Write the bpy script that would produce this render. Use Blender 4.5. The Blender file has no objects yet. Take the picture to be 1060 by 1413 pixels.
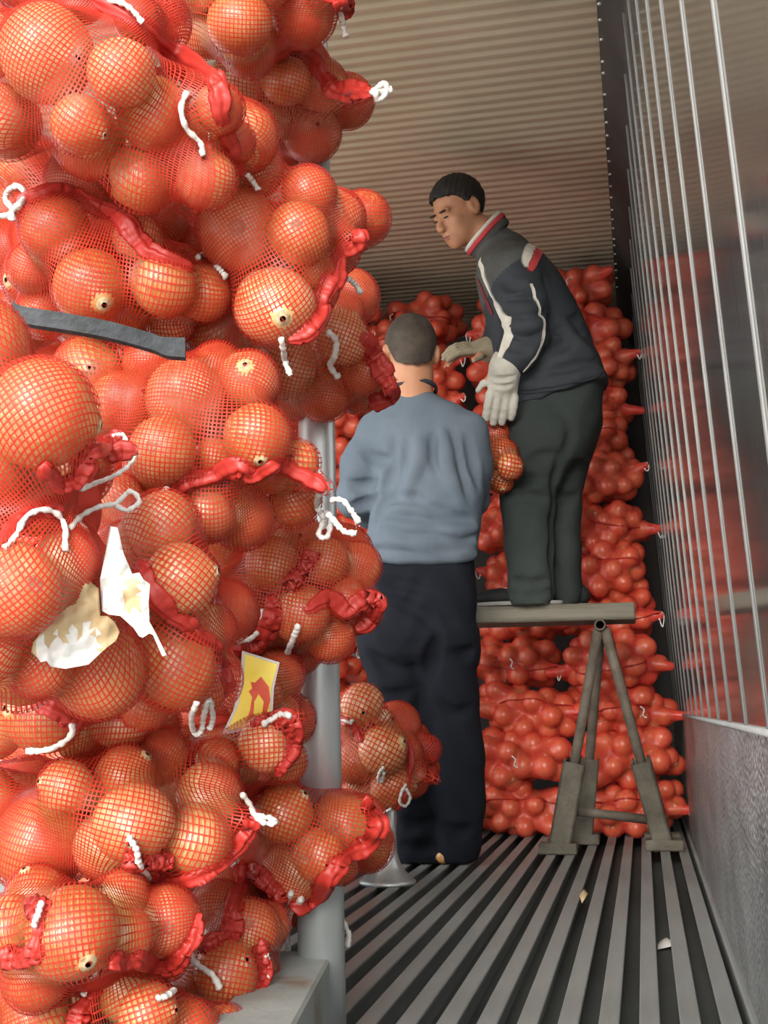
import bpy, math, random
import numpy as np
from mathutils import Vector, Matrix

# ------------------------------------------------------------------ camera
FPX, IW, IH = 1650.0, 1060.0, 1413.0
CAM = np.array([0.0, 0.0, 0.47])
PITCH, YAW, ROLL = math.radians(9.41), math.radians(11.97), 0.013
FW = np.array([-math.sin(YAW)*math.cos(PITCH), math.cos(YAW)*math.cos(PITCH), math.sin(PITCH)])
R0 = np.array([math.cos(YAW), math.sin(YAW), 0.0])
U0 = np.cross(R0, FW)
RT = R0*math.cos(ROLL) - U0*math.sin(ROLL)
UP = R0*math.sin(ROLL) + U0*math.cos(ROLL)

scene = bpy.context.scene
COL = scene.collection
cam_data = bpy.data.cameras.new('camera')
cam = bpy.data.objects.new('camera', cam_data)
COL.objects.link(cam)
cam_data.sensor_fit = 'HORIZONTAL'
cam_data.sensor_width = 36.0
cam_data.lens = 36.0*FPX/IW
cam_data.clip_start = 0.05
cam.matrix_world = Matrix(((RT[0], UP[0], -FW[0], CAM[0]), (RT[1], UP[1], -FW[1], CAM[1]),
                           (RT[2], UP[2], -FW[2], CAM[2]), (0, 0, 0, 1)))
scene.camera = cam

# ------------------------------------------------------------------ light
scene.view_settings.view_transform = 'Standard'
scene.view_settings.look = 'None'
scene.view_settings.gamma = 1.0
scene.view_settings.use_curve_mapping = False
scene.view_settings.exposure = 0.95
world = bpy.data.worlds.new('overcast_sky')
scene.world = world
world.use_nodes = True
wn = world.node_tree
wn.nodes['Background'].inputs[0].default_value = (0.93, 0.97, 1.0, 1)
wn.nodes['Background'].inputs[1].default_value = 2.0
sun_d = bpy.data.lights.new('hazy_sun', 'SUN')
sun_d.energy = 3.0
sun_d.angle = math.radians(30)
sun_d.color = (1.0, 0.95, 0.87)
sun = bpy.data.objects.new('hazy_sun', sun_d)
COL.objects.link(sun)
sun.rotation_euler = Vector((0.08, 0.93, -0.31)).to_track_quat('-Z', 'Y').to_euler()


def ray(px, py):
    return FW + RT*((px-IW/2)/FPX) - UP*((py-IH/2)/FPX)


def PD(px, py, D):
    """world point seen at px, py at optical distance D"""
    return CAM + ray(px, py)*D


def PY(px, py, Y):
    d = ray(px, py)
    return CAM + d*(Y/d[1])


def PX(px, py, X):
    d = ray(px, py)
    return CAM + d*(X/d[0])


def proj(p):
    q = np.asarray(p, float)-CAM
    z = q@FW
    return IW/2+FPX*(q@RT)/z, IH/2-FPX*(q@UP)/z, z


# ------------------------------------------------------------------ materials
def new_mat(name):
    m = bpy.data.materials.new(name)
    m.use_nodes = True
    nt = m.node_tree
    return m, nt, nt.nodes['Principled BSDF']


def setp(b, **kw):
    for k, v in kw.items():
        b.inputs[k.replace('_', ' ')].default_value = v


def ramp(nt, stops):
    r = nt.nodes.new('ShaderNodeValToRGB')
    el = r.color_ramp.elements
    while len(el) < len(stops):
        el.new(0.5)
    for e, (p, c) in zip(el, stops):
        e.position = p
        e.color = (*c, 1)
    return r


def noise(nt, scale, detail=3, rough=0.55, coord='Object', stretch=None):
    tc = nt.nodes.new('ShaderNodeTexCoord')
    n = nt.nodes.new('ShaderNodeTexNoise')
    n.inputs['Scale'].default_value = scale
    n.inputs['Detail'].default_value = detail
    n.inputs['Roughness'].default_value = rough
    out = tc.outputs[coord]
    if stretch:
        mp = nt.nodes.new('ShaderNodeMapping')
        mp.inputs['Scale'].default_value = stretch
        nt.links.new(out, mp.inputs['Vector'])
        out = mp.outputs['Vector']
    nt.links.new(out, n.inputs['Vector'])
    return n


def bump(nt, b, src, strength=0.3, dist=0.01):
    bp = nt.nodes.new('ShaderNodeBump')
    bp.inputs['Strength'].default_value = strength
    bp.inputs['Distance'].default_value = dist
    nt.links.new(src, bp.inputs['Height'])
    nt.links.new(bp.outputs['Normal'], b.inputs['Normal'])
    return bp


def noisy(name, stops, scale=6, detail=4, rough=0.6, metal=0.0, spec=0.4, bumpk=0.0, bscale=None, stretch=None, bdist=0.01):
    m, nt, b = new_mat(name)
    n = noise(nt, scale, detail, stretch=stretch)
    r = ramp(nt, stops)
    nt.links.new(n.outputs['Fac'], r.inputs['Fac'])
    nt.links.new(r.outputs['Color'], b.inputs['Base Color'])
    setp(b, Roughness=rough, Metallic=metal)
    b.inputs['Specular IOR Level'].default_value = spec
    if bumpk:
        n2 = noise(nt, bscale or scale*3, 4, stretch=stretch)
        bump(nt, b, n2.outputs['Fac'], bumpk, bdist)
    return m


# onion skin: papery streaks from root to neck, tone varies per onion
def onion_mat(name, per_object=True):
    m, nt, b = new_mat(name)
    tc = nt.nodes.new('ShaderNodeTexCoord')
    if per_object:
        nrm = nt.nodes.new('ShaderNodeVectorMath'); nrm.operation = 'NORMALIZE'
        mul = nt.nodes.new('ShaderNodeVectorMath'); mul.operation = 'MULTIPLY'
        mul.inputs[1].default_value = (1, 1, 0.0)
        nt.links.new(tc.outputs['Object'], mul.inputs[0])
        nt.links.new(mul.outputs[0], nrm.inputs[0])
        mp = nt.nodes.new('ShaderNodeVectorMath'); mp.operation = 'SCALE'
        mp.inputs['Scale'].default_value = 5.0
        nt.links.new(nrm.outputs[0], mp.inputs[0])
        st = nt.nodes.new('ShaderNodeTexNoise')
        st.inputs['Scale'].default_value = 2.2
        st.inputs['Detail'].default_value = 3
        nt.links.new(mp.outputs[0], st.inputs['Vector'])
    else:
        st = noise(nt, 13, 2)
    big = noise(nt, 1.3 if per_object else 9, 2)
    oi = nt.nodes.new('ShaderNodeObjectInfo')
    add = nt.nodes.new('ShaderNodeMath'); add.operation = 'MULTIPLY_ADD'
    add.inputs[1].default_value = 0.55
    nt.links.new(st.outputs['Fac'], add.inputs[0])
    a2 = nt.nodes.new('ShaderNodeMath'); a2.operation = 'MULTIPLY_ADD'
    a2.inputs[1].default_value = 0.45
    nt.links.new(big.outputs['Fac'], a2.inputs[0])
    mr = nt.nodes.new('ShaderNodeMapRange')
    mr.inputs['To Min'].default_value = -0.16
    mr.inputs['To Max'].default_value = 0.16
    nt.links.new(oi.outputs['Random'], mr.inputs['Value'])
    nt.links.new(mr.outputs[0], a2.inputs[2])
    nt.links.new(a2.outputs[0], add.inputs[2])
    r = ramp(nt, [(0.18, (0.35, 0.110, 0.028)), (0.42, (0.51, 0.225, 0.066)), (0.60, (0.59, 0.34, 0.135)), (0.82, (0.76, 0.59, 0.35))])
    nt.links.new(add.outputs[0], r.inputs['Fac'])
    nt.links.new(r.outputs['Color'], b.inputs['Base Color'])
    setp(b, Roughness=0.30)
    b.inputs['Specular IOR Level'].default_value = 0.8
    bump(nt, b, st.outputs['Fac'], 0.12, 0.02)
    return m


def net_mat(name, col, trans=0.35, rough=0.45):
    m, nt, b = new_mat(name)
    setp(b, Roughness=rough)
    b.inputs['Base Color'].default_value = (*col, 1)
    b.inputs['Specular IOR Level'].default_value = 0.45
    t = nt.nodes.new('ShaderNodeBsdfTranslucent')
    t.inputs[0].default_value = (col[0], col[1]*1.2, col[2]*1.2, 1)
    mx = nt.nodes.new('ShaderNodeMixShader')
    mx.inputs[0].default_value = trans
    nt.links.new(b.outputs[0], mx.inputs[1])
    nt.links.new(t.outputs[0], mx.inputs[2])
    nt.links.new(mx.outputs[0], nt.nodes['Material Output'].inputs[0])
    return m


def veil_mat(name, col, cover):
    """netting too far off for its threads to be told apart: a thin veil, part open part thread"""
    m, nt, b = new_mat(name)
    b.inputs['Base Color'].default_value = (*col, 1)
    setp(b, Roughness=0.36)
    b.inputs['Specular IOR Level'].default_value = 0.6
    n = noise(nt, 55, 4)
    mr = nt.nodes.new('ShaderNodeMapRange')
    mr.inputs['From Min'].default_value = 0.3
    mr.inputs['From Max'].default_value = 0.7
    mr.inputs['To Min'].default_value = cover-0.07
    mr.inputs['To Max'].default_value = cover+0.07
    nt.links.new(n.outputs['Fac'], mr.inputs['Value'])
    t = nt.nodes.new('ShaderNodeBsdfTransparent')
    mx = nt.nodes.new('ShaderNodeMixShader')
    nt.links.new(mr.outputs[0], mx.inputs[0])
    nt.links.new(t.outputs[0], mx.inputs[1])
    nt.links.new(b.outputs[0], mx.inputs[2])
    nt.links.new(mx.outputs[0], nt.nodes['Material Output'].inputs[0])
    return m


M = {}
M['onion'] = onion_mat('onion_skin')
M['onion_far'] = onion_mat('onion_skin_mass', False)
M['net'] = net_mat('red_netting', (0.56, 0.045, 0.024))
M['hem'] = net_mat('gathered_red_netting', (0.47, 0.032, 0.022), 0.22, 0.42)
M['veil'] = veil_mat('red_netting_far', (0.86, 0.078, 0.05), 0.53)
M['string'] = noisy('white_cotton_cord', [(0.3, (0.52, 0.47, 0.42)), (0.7, (0.72, 0.69, 0.65))], 90, 3, 0.8, bumpk=0.5, bscale=260, bdist=0.003)
M['root'] = noisy('onion_root', [(0.3, (0.20, 0.11, 0.05)), (0.7, (0.62, 0.47, 0.28))], 6, 4, 0.9)


# ------------------------------------------------------------------ mesh helpers
def link(o):
    COL.objects.link(o)
    return o


def mesh_np(name, verts, faces, mat, smooth=True):
    """faces: (n,k) int array or a list of lists"""
    me = bpy.data.meshes.new(name)
    verts = np.asarray(verts, np.float32)
    if isinstance(faces, np.ndarray):
        n, k = faces.shape
        me.vertices.add(len(verts))
        me.vertices.foreach_set('co', verts.ravel())
        me.loops.add(n*k)
        me.loops.foreach_set('vertex_index', faces.astype(np.int32).ravel())
        me.polygons.add(n)
        me.polygons.foreach_set('loop_start', np.arange(0, n*k, k, dtype=np.int32))
        me.update(calc_edges=True)
        me.validate()
    else:
        me.from_pydata(verts.tolist(), [], [list(map(int, f)) for f in faces])
        me.update()
    if smooth and len(me.polygons):
        me.polygons.foreach_set('use_smooth', np.ones(len(me.polygons), bool))
    for mm in (mat if isinstance(mat, (list, tuple)) else [mat]):
        if mm:
            me.materials.append(mm)
    return me


def tag(o, label=None, cat=None, group=None, kind=None):
    if label: o['label'] = label
    if cat: o['category'] = cat
    if group: o['group'] = group
    if kind: o['kind'] = kind
    return o


def thing(name, loc, label, cat, group=None):
    o = bpy.data.objects.new(name, None)
    o.empty_display_size = 0.05
    link(o)
    o.location = tuple(float(v) for v in loc)
    return tag(o, label, cat, group)


def put(name, verts, faces, mat, parent=None, smooth=True, label=None):
    """a mesh object from world-space vertices, under a parent whose rotation is nil"""
    verts = np.asarray(verts, float)
    off = np.zeros(3)
    p = parent
    while p is not None:
        off += np.array(p.location)
        p = p.parent
    if parent is None:
        off = np.array([(verts[:, 0].min()+verts[:, 0].max())/2, (verts[:, 1].min()+verts[:, 1].max())/2, verts[:, 2].min()])
    o = bpy.data.objects.new(name, mesh_np(name, verts-off, faces, mat, smooth))
    link(o)
    if parent is not None:
        o.parent = parent
    else:
        o.location = tuple(float(v) for v in off)
    if label:
        o['label'] = label
    return o


def merge(*parts):
    V, Fs, n = [], [], 0
    for v, f in parts:
        V.append(np.asarray(v, float))
        Fs += [[i+n for i in q] for q in f]
        n += len(v)
    return np.vstack(V), Fs


def box(lo, hi, bev=0.0):
    lo, hi = np.array(lo, float), np.array(hi, float)
    if bev <= 0:
        v = np.array([[x, y, z] for x in (lo[0], hi[0]) for y in (lo[1], hi[1]) for z in (lo[2], hi[2])])
        f = [[0, 1, 3, 2], [4, 6, 7, 5], [0, 4, 5, 1], [2, 3, 7, 6], [0, 2, 6, 4], [1, 5, 7, 3]]
        return v, f
    # chamfered box
    vs, idx = [], {}
    for sx in (0, 1):
        for sy in (0, 1):
            for sz in (0, 1):
                c = [(lo, hi)[s][a] for a, s in enumerate((sx, sy, sz))]
                for a in range(3):
                    p = list(c)
                    for b in range(3):
                        if b != a:
                            p[b] += bev*(1 if (sx, sy, sz)[b] == 0 else -1)
                    idx[(sx, sy, sz, a)] = len(vs)
                    vs.append(p)
    f = []
    for a in range(3):
        b, c = [(1, 2), (2, 0), (0, 1)][a]
        for s in (0, 1):
            q = []
            for (tb, tc) in ((0, 0), (1, 0), (1, 1), (0, 1)):
                k = [0, 0, 0]; k[a] = s; k[b] = tb; k[c] = tc
                q.append(idx[(*k, a)])
            f.append(q if s else q[::-1])
    for a in range(3):
        b, c = [(1, 2), (2, 0), (0, 1)][a]
        for sb in (0, 1):
            for sc in (0, 1):
                k0 = [0, 0, 0]; k0[b] = sb; k0[c] = sc
                k1 = list(k0); k1[a] = 1
                q = [idx[(*k0, b)], idx[(*k1, b)], idx[(*k1, c)], idx[(*k0, c)]]
                f.append(q if (sb ^ sc) else q[::-1])
    for sx in (0, 1):
        for sy in (0, 1):
            for sz in (0, 1):
                q = [idx[(sx, sy, sz, a)] for a in range(3)]
                f.append(q if (sx+sy+sz) % 2 else q[::-1])
    return np.array(vs), f


def catmull(pts, n):
    pts = np.asarray(pts, float)
    if len(pts) < 3:
        t = np.linspace(0, 1, n)[:, None]
        return pts[0]*(1-t)+pts[-1]*t
    P = np.vstack([2*pts[0]-pts[1], pts, 2*pts[-1]-pts[-2]])
    seg = np.linspace(0, len(pts)-1-1e-6, n)
    i = seg.astype(int)
    t = (seg-i)[:, None]
    a, b, c, d = P[i], P[i+1], P[i+2], P[i+3]
    return 0.5*((2*b)+(c-a)*t+(2*a-5*b+4*c-d)*t*t+(3*b-a-3*c+d)*t**3)


def frames(p):
    t = np.gradient(p, axis=0)
    t /= np.linalg.norm(t, axis=1)[:, None]+1e-12
    n = np.cross(t[0], [0.31, 0.2, 0.93])
    if np.linalg.norm(n) < 1e-3:
        n = np.cross(t[0], [1.0, 0, 0])
    N = []
    for k in range(len(p)):
        n = n-t[k]*(n@t[k])
        n = n/(np.linalg.norm(n)+1e-12)
        N.append(n)
    N = np.array(N)
    return t, N, np.cross(t, N)


def tube(p, r, sides=8, cap=True, flat=None):
    """swept tube along points p; r scalar or per point; flat = (normals, ratio) squashes it"""
    p = np.asarray(p, float)
    n = len(p)
    r = np.broadcast_to(np.asarray(r, float), (n,))
    t, N, B = frames(p)
    if flat is not None:
        N = flat[0]-t*np.sum(flat[0]*t, axis=1)[:, None]
        N /= np.linalg.norm(N, axis=1)[:, None]+1e-12
        B = np.cross(t, N)
    a = np.linspace(0, 2*math.pi, sides, endpoint=False)
    k = flat[1] if flat is not None else 1.0
    v = p[:, None, :]+r[:, None, None]*(np.cos(a)[None, :, None]*N[:, None, :]*k+np.sin(a)[None, :, None]*B[:, None, :])
    v = v.reshape(-1, 3)
    f = []
    for i in range(n-1):
        for j in range(sides):
            j2 = (j+1) % sides
            f.append([i*sides+j, i*sides+j2, (i+1)*sides+j2, (i+1)*sides+j])
    if cap:
        f.append(list(range(sides))[::-1])
        f.append([(n-1)*sides+j for j in range(sides)])
    return v, f


def pipe(a, b, ra, rb=None, sides=20, wall=0.0):
    a, b = np.asarray(a, float), np.asarray(b, float)
    rb = ra if rb is None else rb
    if wall <= 0:
        return tube(np.array([a, b]), [ra, rb], sides)
    v1, f1 = tube(np.array([a, b]), [ra, rb], sides, cap=False)
    v2, f2 = tube(np.array([a, b]), [ra-wall, rb-wall], sides, cap=False)
    n = len(v1)
    f = f1+[[i+n for i in q[::-1]] for q in f2]
    for e, base in ((0, 0), (1, sides)):
        for j in range(sides):
            j2 = (j+1) % sides
            q = [base+j, n+base+j, n+base+j2, base+j2]
            f.append(q if e else q[::-1])
    return np.vstack([v1, v2]), f


def lathe(c, prof, sides=28):
    c = np.asarray(c, float)
    a = np.linspace(0, 2*math.pi, sides, endpoint=False)
    v = [[c[0]+r*math.cos(t), c[1]+r*math.sin(t), c[2]+z] for r, z in prof for t in a]
    f = []
    for i in range(len(prof)-1):
        for j in range(sides):
            j2 = (j+1) % sides
            f.append([i*sides+j, i*sides+j2, (i+1)*sides+j2, (i+1)*sides+j])
    f.append(list(range(sides))[::-1])
    f.append([(len(prof)-1)*sides+j for j in range(sides)])
    return np.array(v), f


rng = np.random.default_rng(7)
random.seed(7)
# ================================================================== the setting: refrigerated container
M['alu_rib'] = noisy('worn_aluminium_rib', [(0.3, (0.20, 0.21, 0.20)), (0.7, (0.33, 0.34, 0.33))], 9, 5, 0.5, 0.35, bumpk=0.15, bscale=60, stretch=(1, 0.15, 1))
M['floor_base'] = noisy('dark_floor_channel', [(0.3, (0.045, 0.05, 0.047)), (0.7, (0.10, 0.11, 0.10))], 7, 5, 0.65, 0.2, stretch=(1, 0.2, 1))  # channel bottoms are darker than the ribs
M['ceil'] = noisy('dull_ceiling_lining', [(0.3, (0.46, 0.375, 0.265)), (0.7, (0.54, 0.44, 0.315))], 2.2, 4, 0.42, 0.2)
M['dark_trim'] = noisy('corner_rail_dark_reflection', [(0.3, (0.02, 0.017, 0.017)), (0.7, (0.05, 0.04, 0.038))], 4, 3, 0.55)  # the rail's dark reflection is put into its base colour
M['rivet'] = noisy('bright_rivet', [(0.3, (0.6, 0.58, 0.55)), (0.7, (0.75, 0.73, 0.7))], 40, 2, 0.4, 0.5)
M['ground'] = noisy('yard_concrete', [(0.3, (0.46, 0.44, 0.40)), (0.7, (0.58, 0.56, 0.52))], 1.2, 5, 0.9)
M['bulkhead'] = noisy('shade_painted_bulkhead', [(0.3, (0.05, 0.045, 0.042)), (0.7, (0.08, 0.07, 0.065))], 2, 3, 0.6)  # darkness behind the stack is put into this wall's colour
M['white_wall'] = noisy('pale_lining', [(0.3, (0.68, 0.68, 0.66)), (0.7, (0.78, 0.78, 0.76))], 2, 3, 0.4, 0.4)


def steel_wall():
    m, nt, b = new_mat('scuffed_steel_lining')
    n = noise(nt, 3, 4, stretch=(1, 22, 0.6))
    r = ramp(nt, [(0.3, (0.36, 0.345, 0.33)), (0.7, (0.50, 0.485, 0.46))])
    nt.links.new(n.outputs['Fac'], r.inputs['Fac'])
    nt.links.new(r.outputs['Color'], b.inputs['Base Color'])
    rr = nt.nodes.new('ShaderNodeMapRange')
    rr.inputs['To Min'].default_value = 0.05
    rr.inputs['To Max'].default_value = 0.15
    nt.links.new(n.outputs['Fac'], rr.inputs['Value'])
    nt.links.new(rr.outputs[0], b.inputs['Roughness'])
    setp(b, Metallic=0.85)
    n2 = noise(nt, 2.5, 3, stretch=(1, 14, 0.5))
    bump(nt, b, n2.outputs['Fac'], 0.02, 0.001)
    return m


def scuff_plate():
    m, nt, b = new_mat('stippled_kick_plate')
    tc = nt.nodes.new('ShaderNodeTexCoord')
    v = nt.nodes.new('ShaderNodeTexVoronoi')
    v.inputs['Scale'].default_value = 95
    nt.links.new(tc.outputs['Object'], v.inputs['Vector'])
    n = noise(nt, 5, 5, stretch=(1, 1, 2))
    r = ramp(nt, [(0.3, (0.23, 0.24, 0.235)), (0.7, (0.42, 0.43, 0.42))])
    nt.links.new(n.outputs['Fac'], r.inputs['Fac'])
    nt.links.new(r.outputs['Color'], b.inputs['Base Color'])
    setp(b, Metallic=0.75, Roughness=0.36)
    bump(nt, b, v.outputs['Distance'], 0.7, 0.006)
    return m


M['steel'] = steel_wall()
M['kick'] = scuff_plate()
M['bead'] = noisy('bright_wall_bead', [(0.3, (0.24, 0.24, 0.235)), (0.7, (0.32, 0.32, 0.31))], 6, 3, 0.7, 0.0, spec=0.2)

Y0, Y1 = 0.45, 6.3            # container mouth and far end
XL = -2.15                    # left wall
ZC = 2.50                     # ceiling


def wall_x(z):
    """the right lining leans in slightly towards the roof"""
    return 0.172-0.058*z


def structure(o):
    o['kind'] = 'structure'
    return o


# floor: channels with T ribs
fl = structure(put('floor', *box((XL, Y0, -0.12), (0.30, Y1, -0.048)), M['floor_base'], smooth=False))
rib_mesh = None
x = 0.108
while x > XL+0.05:
    w = 0.0155
    v, f = merge(box((-w, Y0, -0.007), (w, Y1, 0.0), 0.0015), box((-0.004, Y0, -0.05), (0.004, Y1, -0.006)))
    if rib_mesh is None:
        rib_mesh = mesh_np('floor_rib', v-np.array([0, Y0, 0]), f, M['alu_rib'], False)
    o = bpy.data.objects.new('rib', rib_mesh)
    link(o)
    o.parent = fl
    o.location = (x-fl.location[0], Y0-fl.location[1], -fl.location[2])
    x -= 0.0605
# curb along the wall foot
structure(put('trim_1', *box((0.136, Y0, -0.05), (0.19, Y1, 0.004), 0.004), M['alu_rib'], smooth=False))

# right wall, kick plate, beads
zk = 0.435
v = np.array([[wall_x(zk), Y0, zk], [wall_x(zk), Y1, zk], [wall_x(ZC+0.02), Y1, ZC+0.02], [wall_x(ZC+0.02), Y0, ZC+0.02]])
v = np.vstack([v, v+np.array([0.06, 0, 0])])
wall = structure(put('wall_right', v, [[0, 3, 2, 1], [4, 5, 6, 7], [0, 1, 5, 4], [2, 3, 7, 6], [1, 2, 6, 5], [3, 0, 4, 7]], M['steel'], smooth=False))
for k in range(15):
    yb = 1.16+0.332*k
    pts = np.array([[wall_x(z)-0.001, yb+0.035*(1.4-z), z] for z in np.linspace(zk, ZC, 5)])
    put('bead', *tube(pts, 0.009, 8, flat=(np.tile([1.0, 0, 0], (5, 1)), 0.22)), M['bead'], wall)
kx = wall_x(zk)-0.004
v, f = box((kx, Y0, 0.0), (0.22, Y1, zk), 0.003)
v[:, 0] += np.where(v[:, 0] < 0.2, 0.145-kx+(kx-0.145)*v[:, 2]/zk, 0)
structure(put('baseboard_right', v, f, M['kick'], smooth=False))
structure(put('trim_2', *tube(np.array([[kx, Y0, zk+0.002], [kx, Y1, zk+0.002]]), 0.005, 8), M['bead']))

# ceiling with cross corrugations
prof = []
yy = Y0
pitch = 0.0555
while yy < Y1:
    for t, z in ((0, 0.0), (0.16, 0.0), (0.26, -0.006), (0.40, -0.0075), (0.9, -0.0015)):
        prof.append((yy+t*pitch, ZC+z))
    yy += pitch
prof = np.array(prof)
n = len(prof)
xa, xb = XL, wall_x(ZC)-0.06
v = np.vstack([np.c_[np.full(n, xa), prof], np.c_[np.full(n, xb), prof]])
f = np.array([[i, i+1, n+i+1, n+i] for i in range(n-1)])
structure(put('ceiling', v, f, M['ceil'], smooth=False))
structure(put('roof', *box((XL-0.1, Y0, ZC+0.03), (0.30, Y1, ZC+0.12)), M['white_wall'], smooth=False))
# dark corner rail with rivets
v = np.array([[xb-0.005, Y0, ZC-0.012], [wall_x(2.36), Y0, 2.36], [wall_x(2.36)+0.03, Y0, 2.37], [xb+0.05, Y0, ZC+0.02]])
v = np.vstack([v, v+np.array([0, Y1-Y0, 0])])
rail = structure(put('trim_3', v, [[0, 1, 5, 4], [1, 2, 6, 5], [2, 3, 7, 6], [3, 0, 4, 7], [3, 2, 1, 0], [4, 5, 6, 7]], M['dark_trim'], smooth=False))
rm = None
dx, dz = wall_x(2.36)-xb+0.005, 2.36-ZC+0.012
for k in range(26):
    yb = 3.0+0.105*k+rng.uniform(-0.02, 0.02)
    c = np.array([xb-0.005+0.14*dx, yb, ZC-0.012+0.14*dz])
    vv, ff = lathe((0, 0, 0), [(0.0065, 0.0), (0.006, -0.0035), (0.003, -0.005)], 10)
    if rm is None:
        rm = mesh_np('rivet', vv, ff, M['rivet'])
    o = bpy.data.objects.new('rivet', rm)
    link(o)
    o.parent = rail
    o.location = tuple(c-np.array(rail.location)+np.array([-0.002, 0, -0.001]))
# left wall, far bulkhead
# left wall with an unseen side doorway, opened to bring daylight inside
structure(put('wall_left', *merge(box((XL-0.08, Y0, -0.05), (XL, 2.15, ZC+0.03)), box((XL-0.08, 4.15, -0.05), (XL, Y1, ZC+0.03)),
                                  box((XL-0.08, 2.15, 2.25), (XL, 4.15, ZC+0.03)), box((XL-0.08, 2.15, -0.05), (XL, 4.15, 0.0))), M['white_wall'], smooth=False))
structure(put('wall_back', *box((XL, Y1, -0.05), (0.25, Y1+0.08, ZC+0.03)), M['bulkhead'], smooth=False))
# yard outside
structure(put('ground', *box((-14, -14, -1.35), (14, 8, -1.25)), M['ground'], smooth=False))
# ================================================================== onions
def onion_mesh(seed, nu=26, nv=18):
    g = np.random.default_rng(seed)
    flat = g.uniform(0.86, 1.0)
    th = np.linspace(0, math.pi, nv)
    ph = np.linspace(0, 2*math.pi, nu, endpoint=False)
    a1, a2 = g.uniform(0, 6.28, 2)
    V = []
    for t in th:
        s, c = math.sin(t), math.cos(t)
        rr = s**0.96
        z = c*flat
        if c > 0.9:                       # dry neck
            k = (c-0.9)/0.1
            z += 0.16*k**1.5
            rr = max(rr, 0.075*k) if k > 0.3 else rr
        if c < -0.95:
            z += 0.05*((-c-0.95)/0.05)
        for p in ph:
            w = 1+0.025*math.cos(2*p+a1)*s+0.014*math.cos(5*p+a2)*s
            V.append([rr*w*math.cos(p), rr*w*math.sin(p), z])
    F = []
    for i in range(nv-1):
        for j in range(nu):
            j2 = (j+1) % nu
            F.append([i*nu+j, (i+1)*nu+j, (i+1)*nu+j2, i*nu+j2])
    me = mesh_np('onion', V, np.array(F), [M['onion'], M['root']])
    mi = np.zeros(len(F), np.int32)
    mi[-nu*1:] = 1
    mi[:nu] = 1
    me.polygons.foreach_set('material_index', mi)
    return me


ONION = [onion_mesh(s) for s in range(6)]
N_SINGLE = [0]


def add_onion(c, r, label, group):
    o = bpy.data.objects.new('onion', ONION[int(rng.integers(6))])
    link(o)
    o.location = tuple(map(float, c))
    o.scale = (r, r, r)
    o.rotation_euler = tuple(rng.uniform(0, 6.28, 3))
    tag(o, label, 'onion', group)
    N_SINGLE[0] += 1
    return o


# ================================================================== bags of the near pile
class Bag:
    """one mesh sack: visible onions are given as px, py, radius px (and a depth nudge in m)"""
    def __init__(s, key, D, tilt, onions, ears=(), bulge=0.10, fill=1, back=0.13, label=None, hem=(), cords=(), where='', loose=0.0):
        s.__dict__.update(key=key, D=D, tilt=tilt, on=onions, ears=ears, bulge=bulge, fill=fill, back=back, label=label,
                          hem=hem, cords=cords, where=where, loose=loose)
        s.px = np.array([o[:2] for o in onions], float)
        s.rp = np.array([o[2] for o in onions], float)
        nud = np.array([o[3] if len(o) > 3 else 0.0 for o in onions])
        c = (s.px.min(0)+s.px.max(0))/2
        hw = (s.px.max(0)-s.px.min(0))/2+40
        rho = (((s.px-c)/hw)**2).sum(1)
        s.dep = D+bulge*rho+nud
        s.c2 = c


BAGS = []


def relax(bags):
    """push the farther of two clashing onions back along its line of sight, growing it to keep its outline"""
    px = np.vstack([b.px for b in bags])
    rp = np.concatenate([b.rp for b in bags])
    d = np.concatenate([b.dep for b in bags])
    own = np.concatenate([[i]*len(b.rp) for i, b in enumerate(bags)])
    rays = np.array([ray(*p) for p in px])
    for it in range(60):
        pos = CAM+rays*d[:, None]
        R = rp*d/FPX
        dd = np.linalg.norm(pos[:, None]-pos[None], axis=2)
        need = (R[:, None]+R[None])*0.93+np.where(own[:, None] != own[None], 0.006, 0.0)
        bad = (dd < need) & (d[:, None] >= d[None]) & ~np.eye(len(d), dtype=bool)
        amt = np.where(bad, need-dd, 0).max(1)
        if amt.max() < 1e-3:
            break
        d = d+amt*0.6
    k = 0
    for b in bags:
        b.dep = d[k:k+len(b.rp)]
        b.pos = CAM+rays[k:k+len(b.rp)]*b.dep[:, None]
        b.R = b.rp*b.dep/FPX
        k += len(b.rp)


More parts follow.
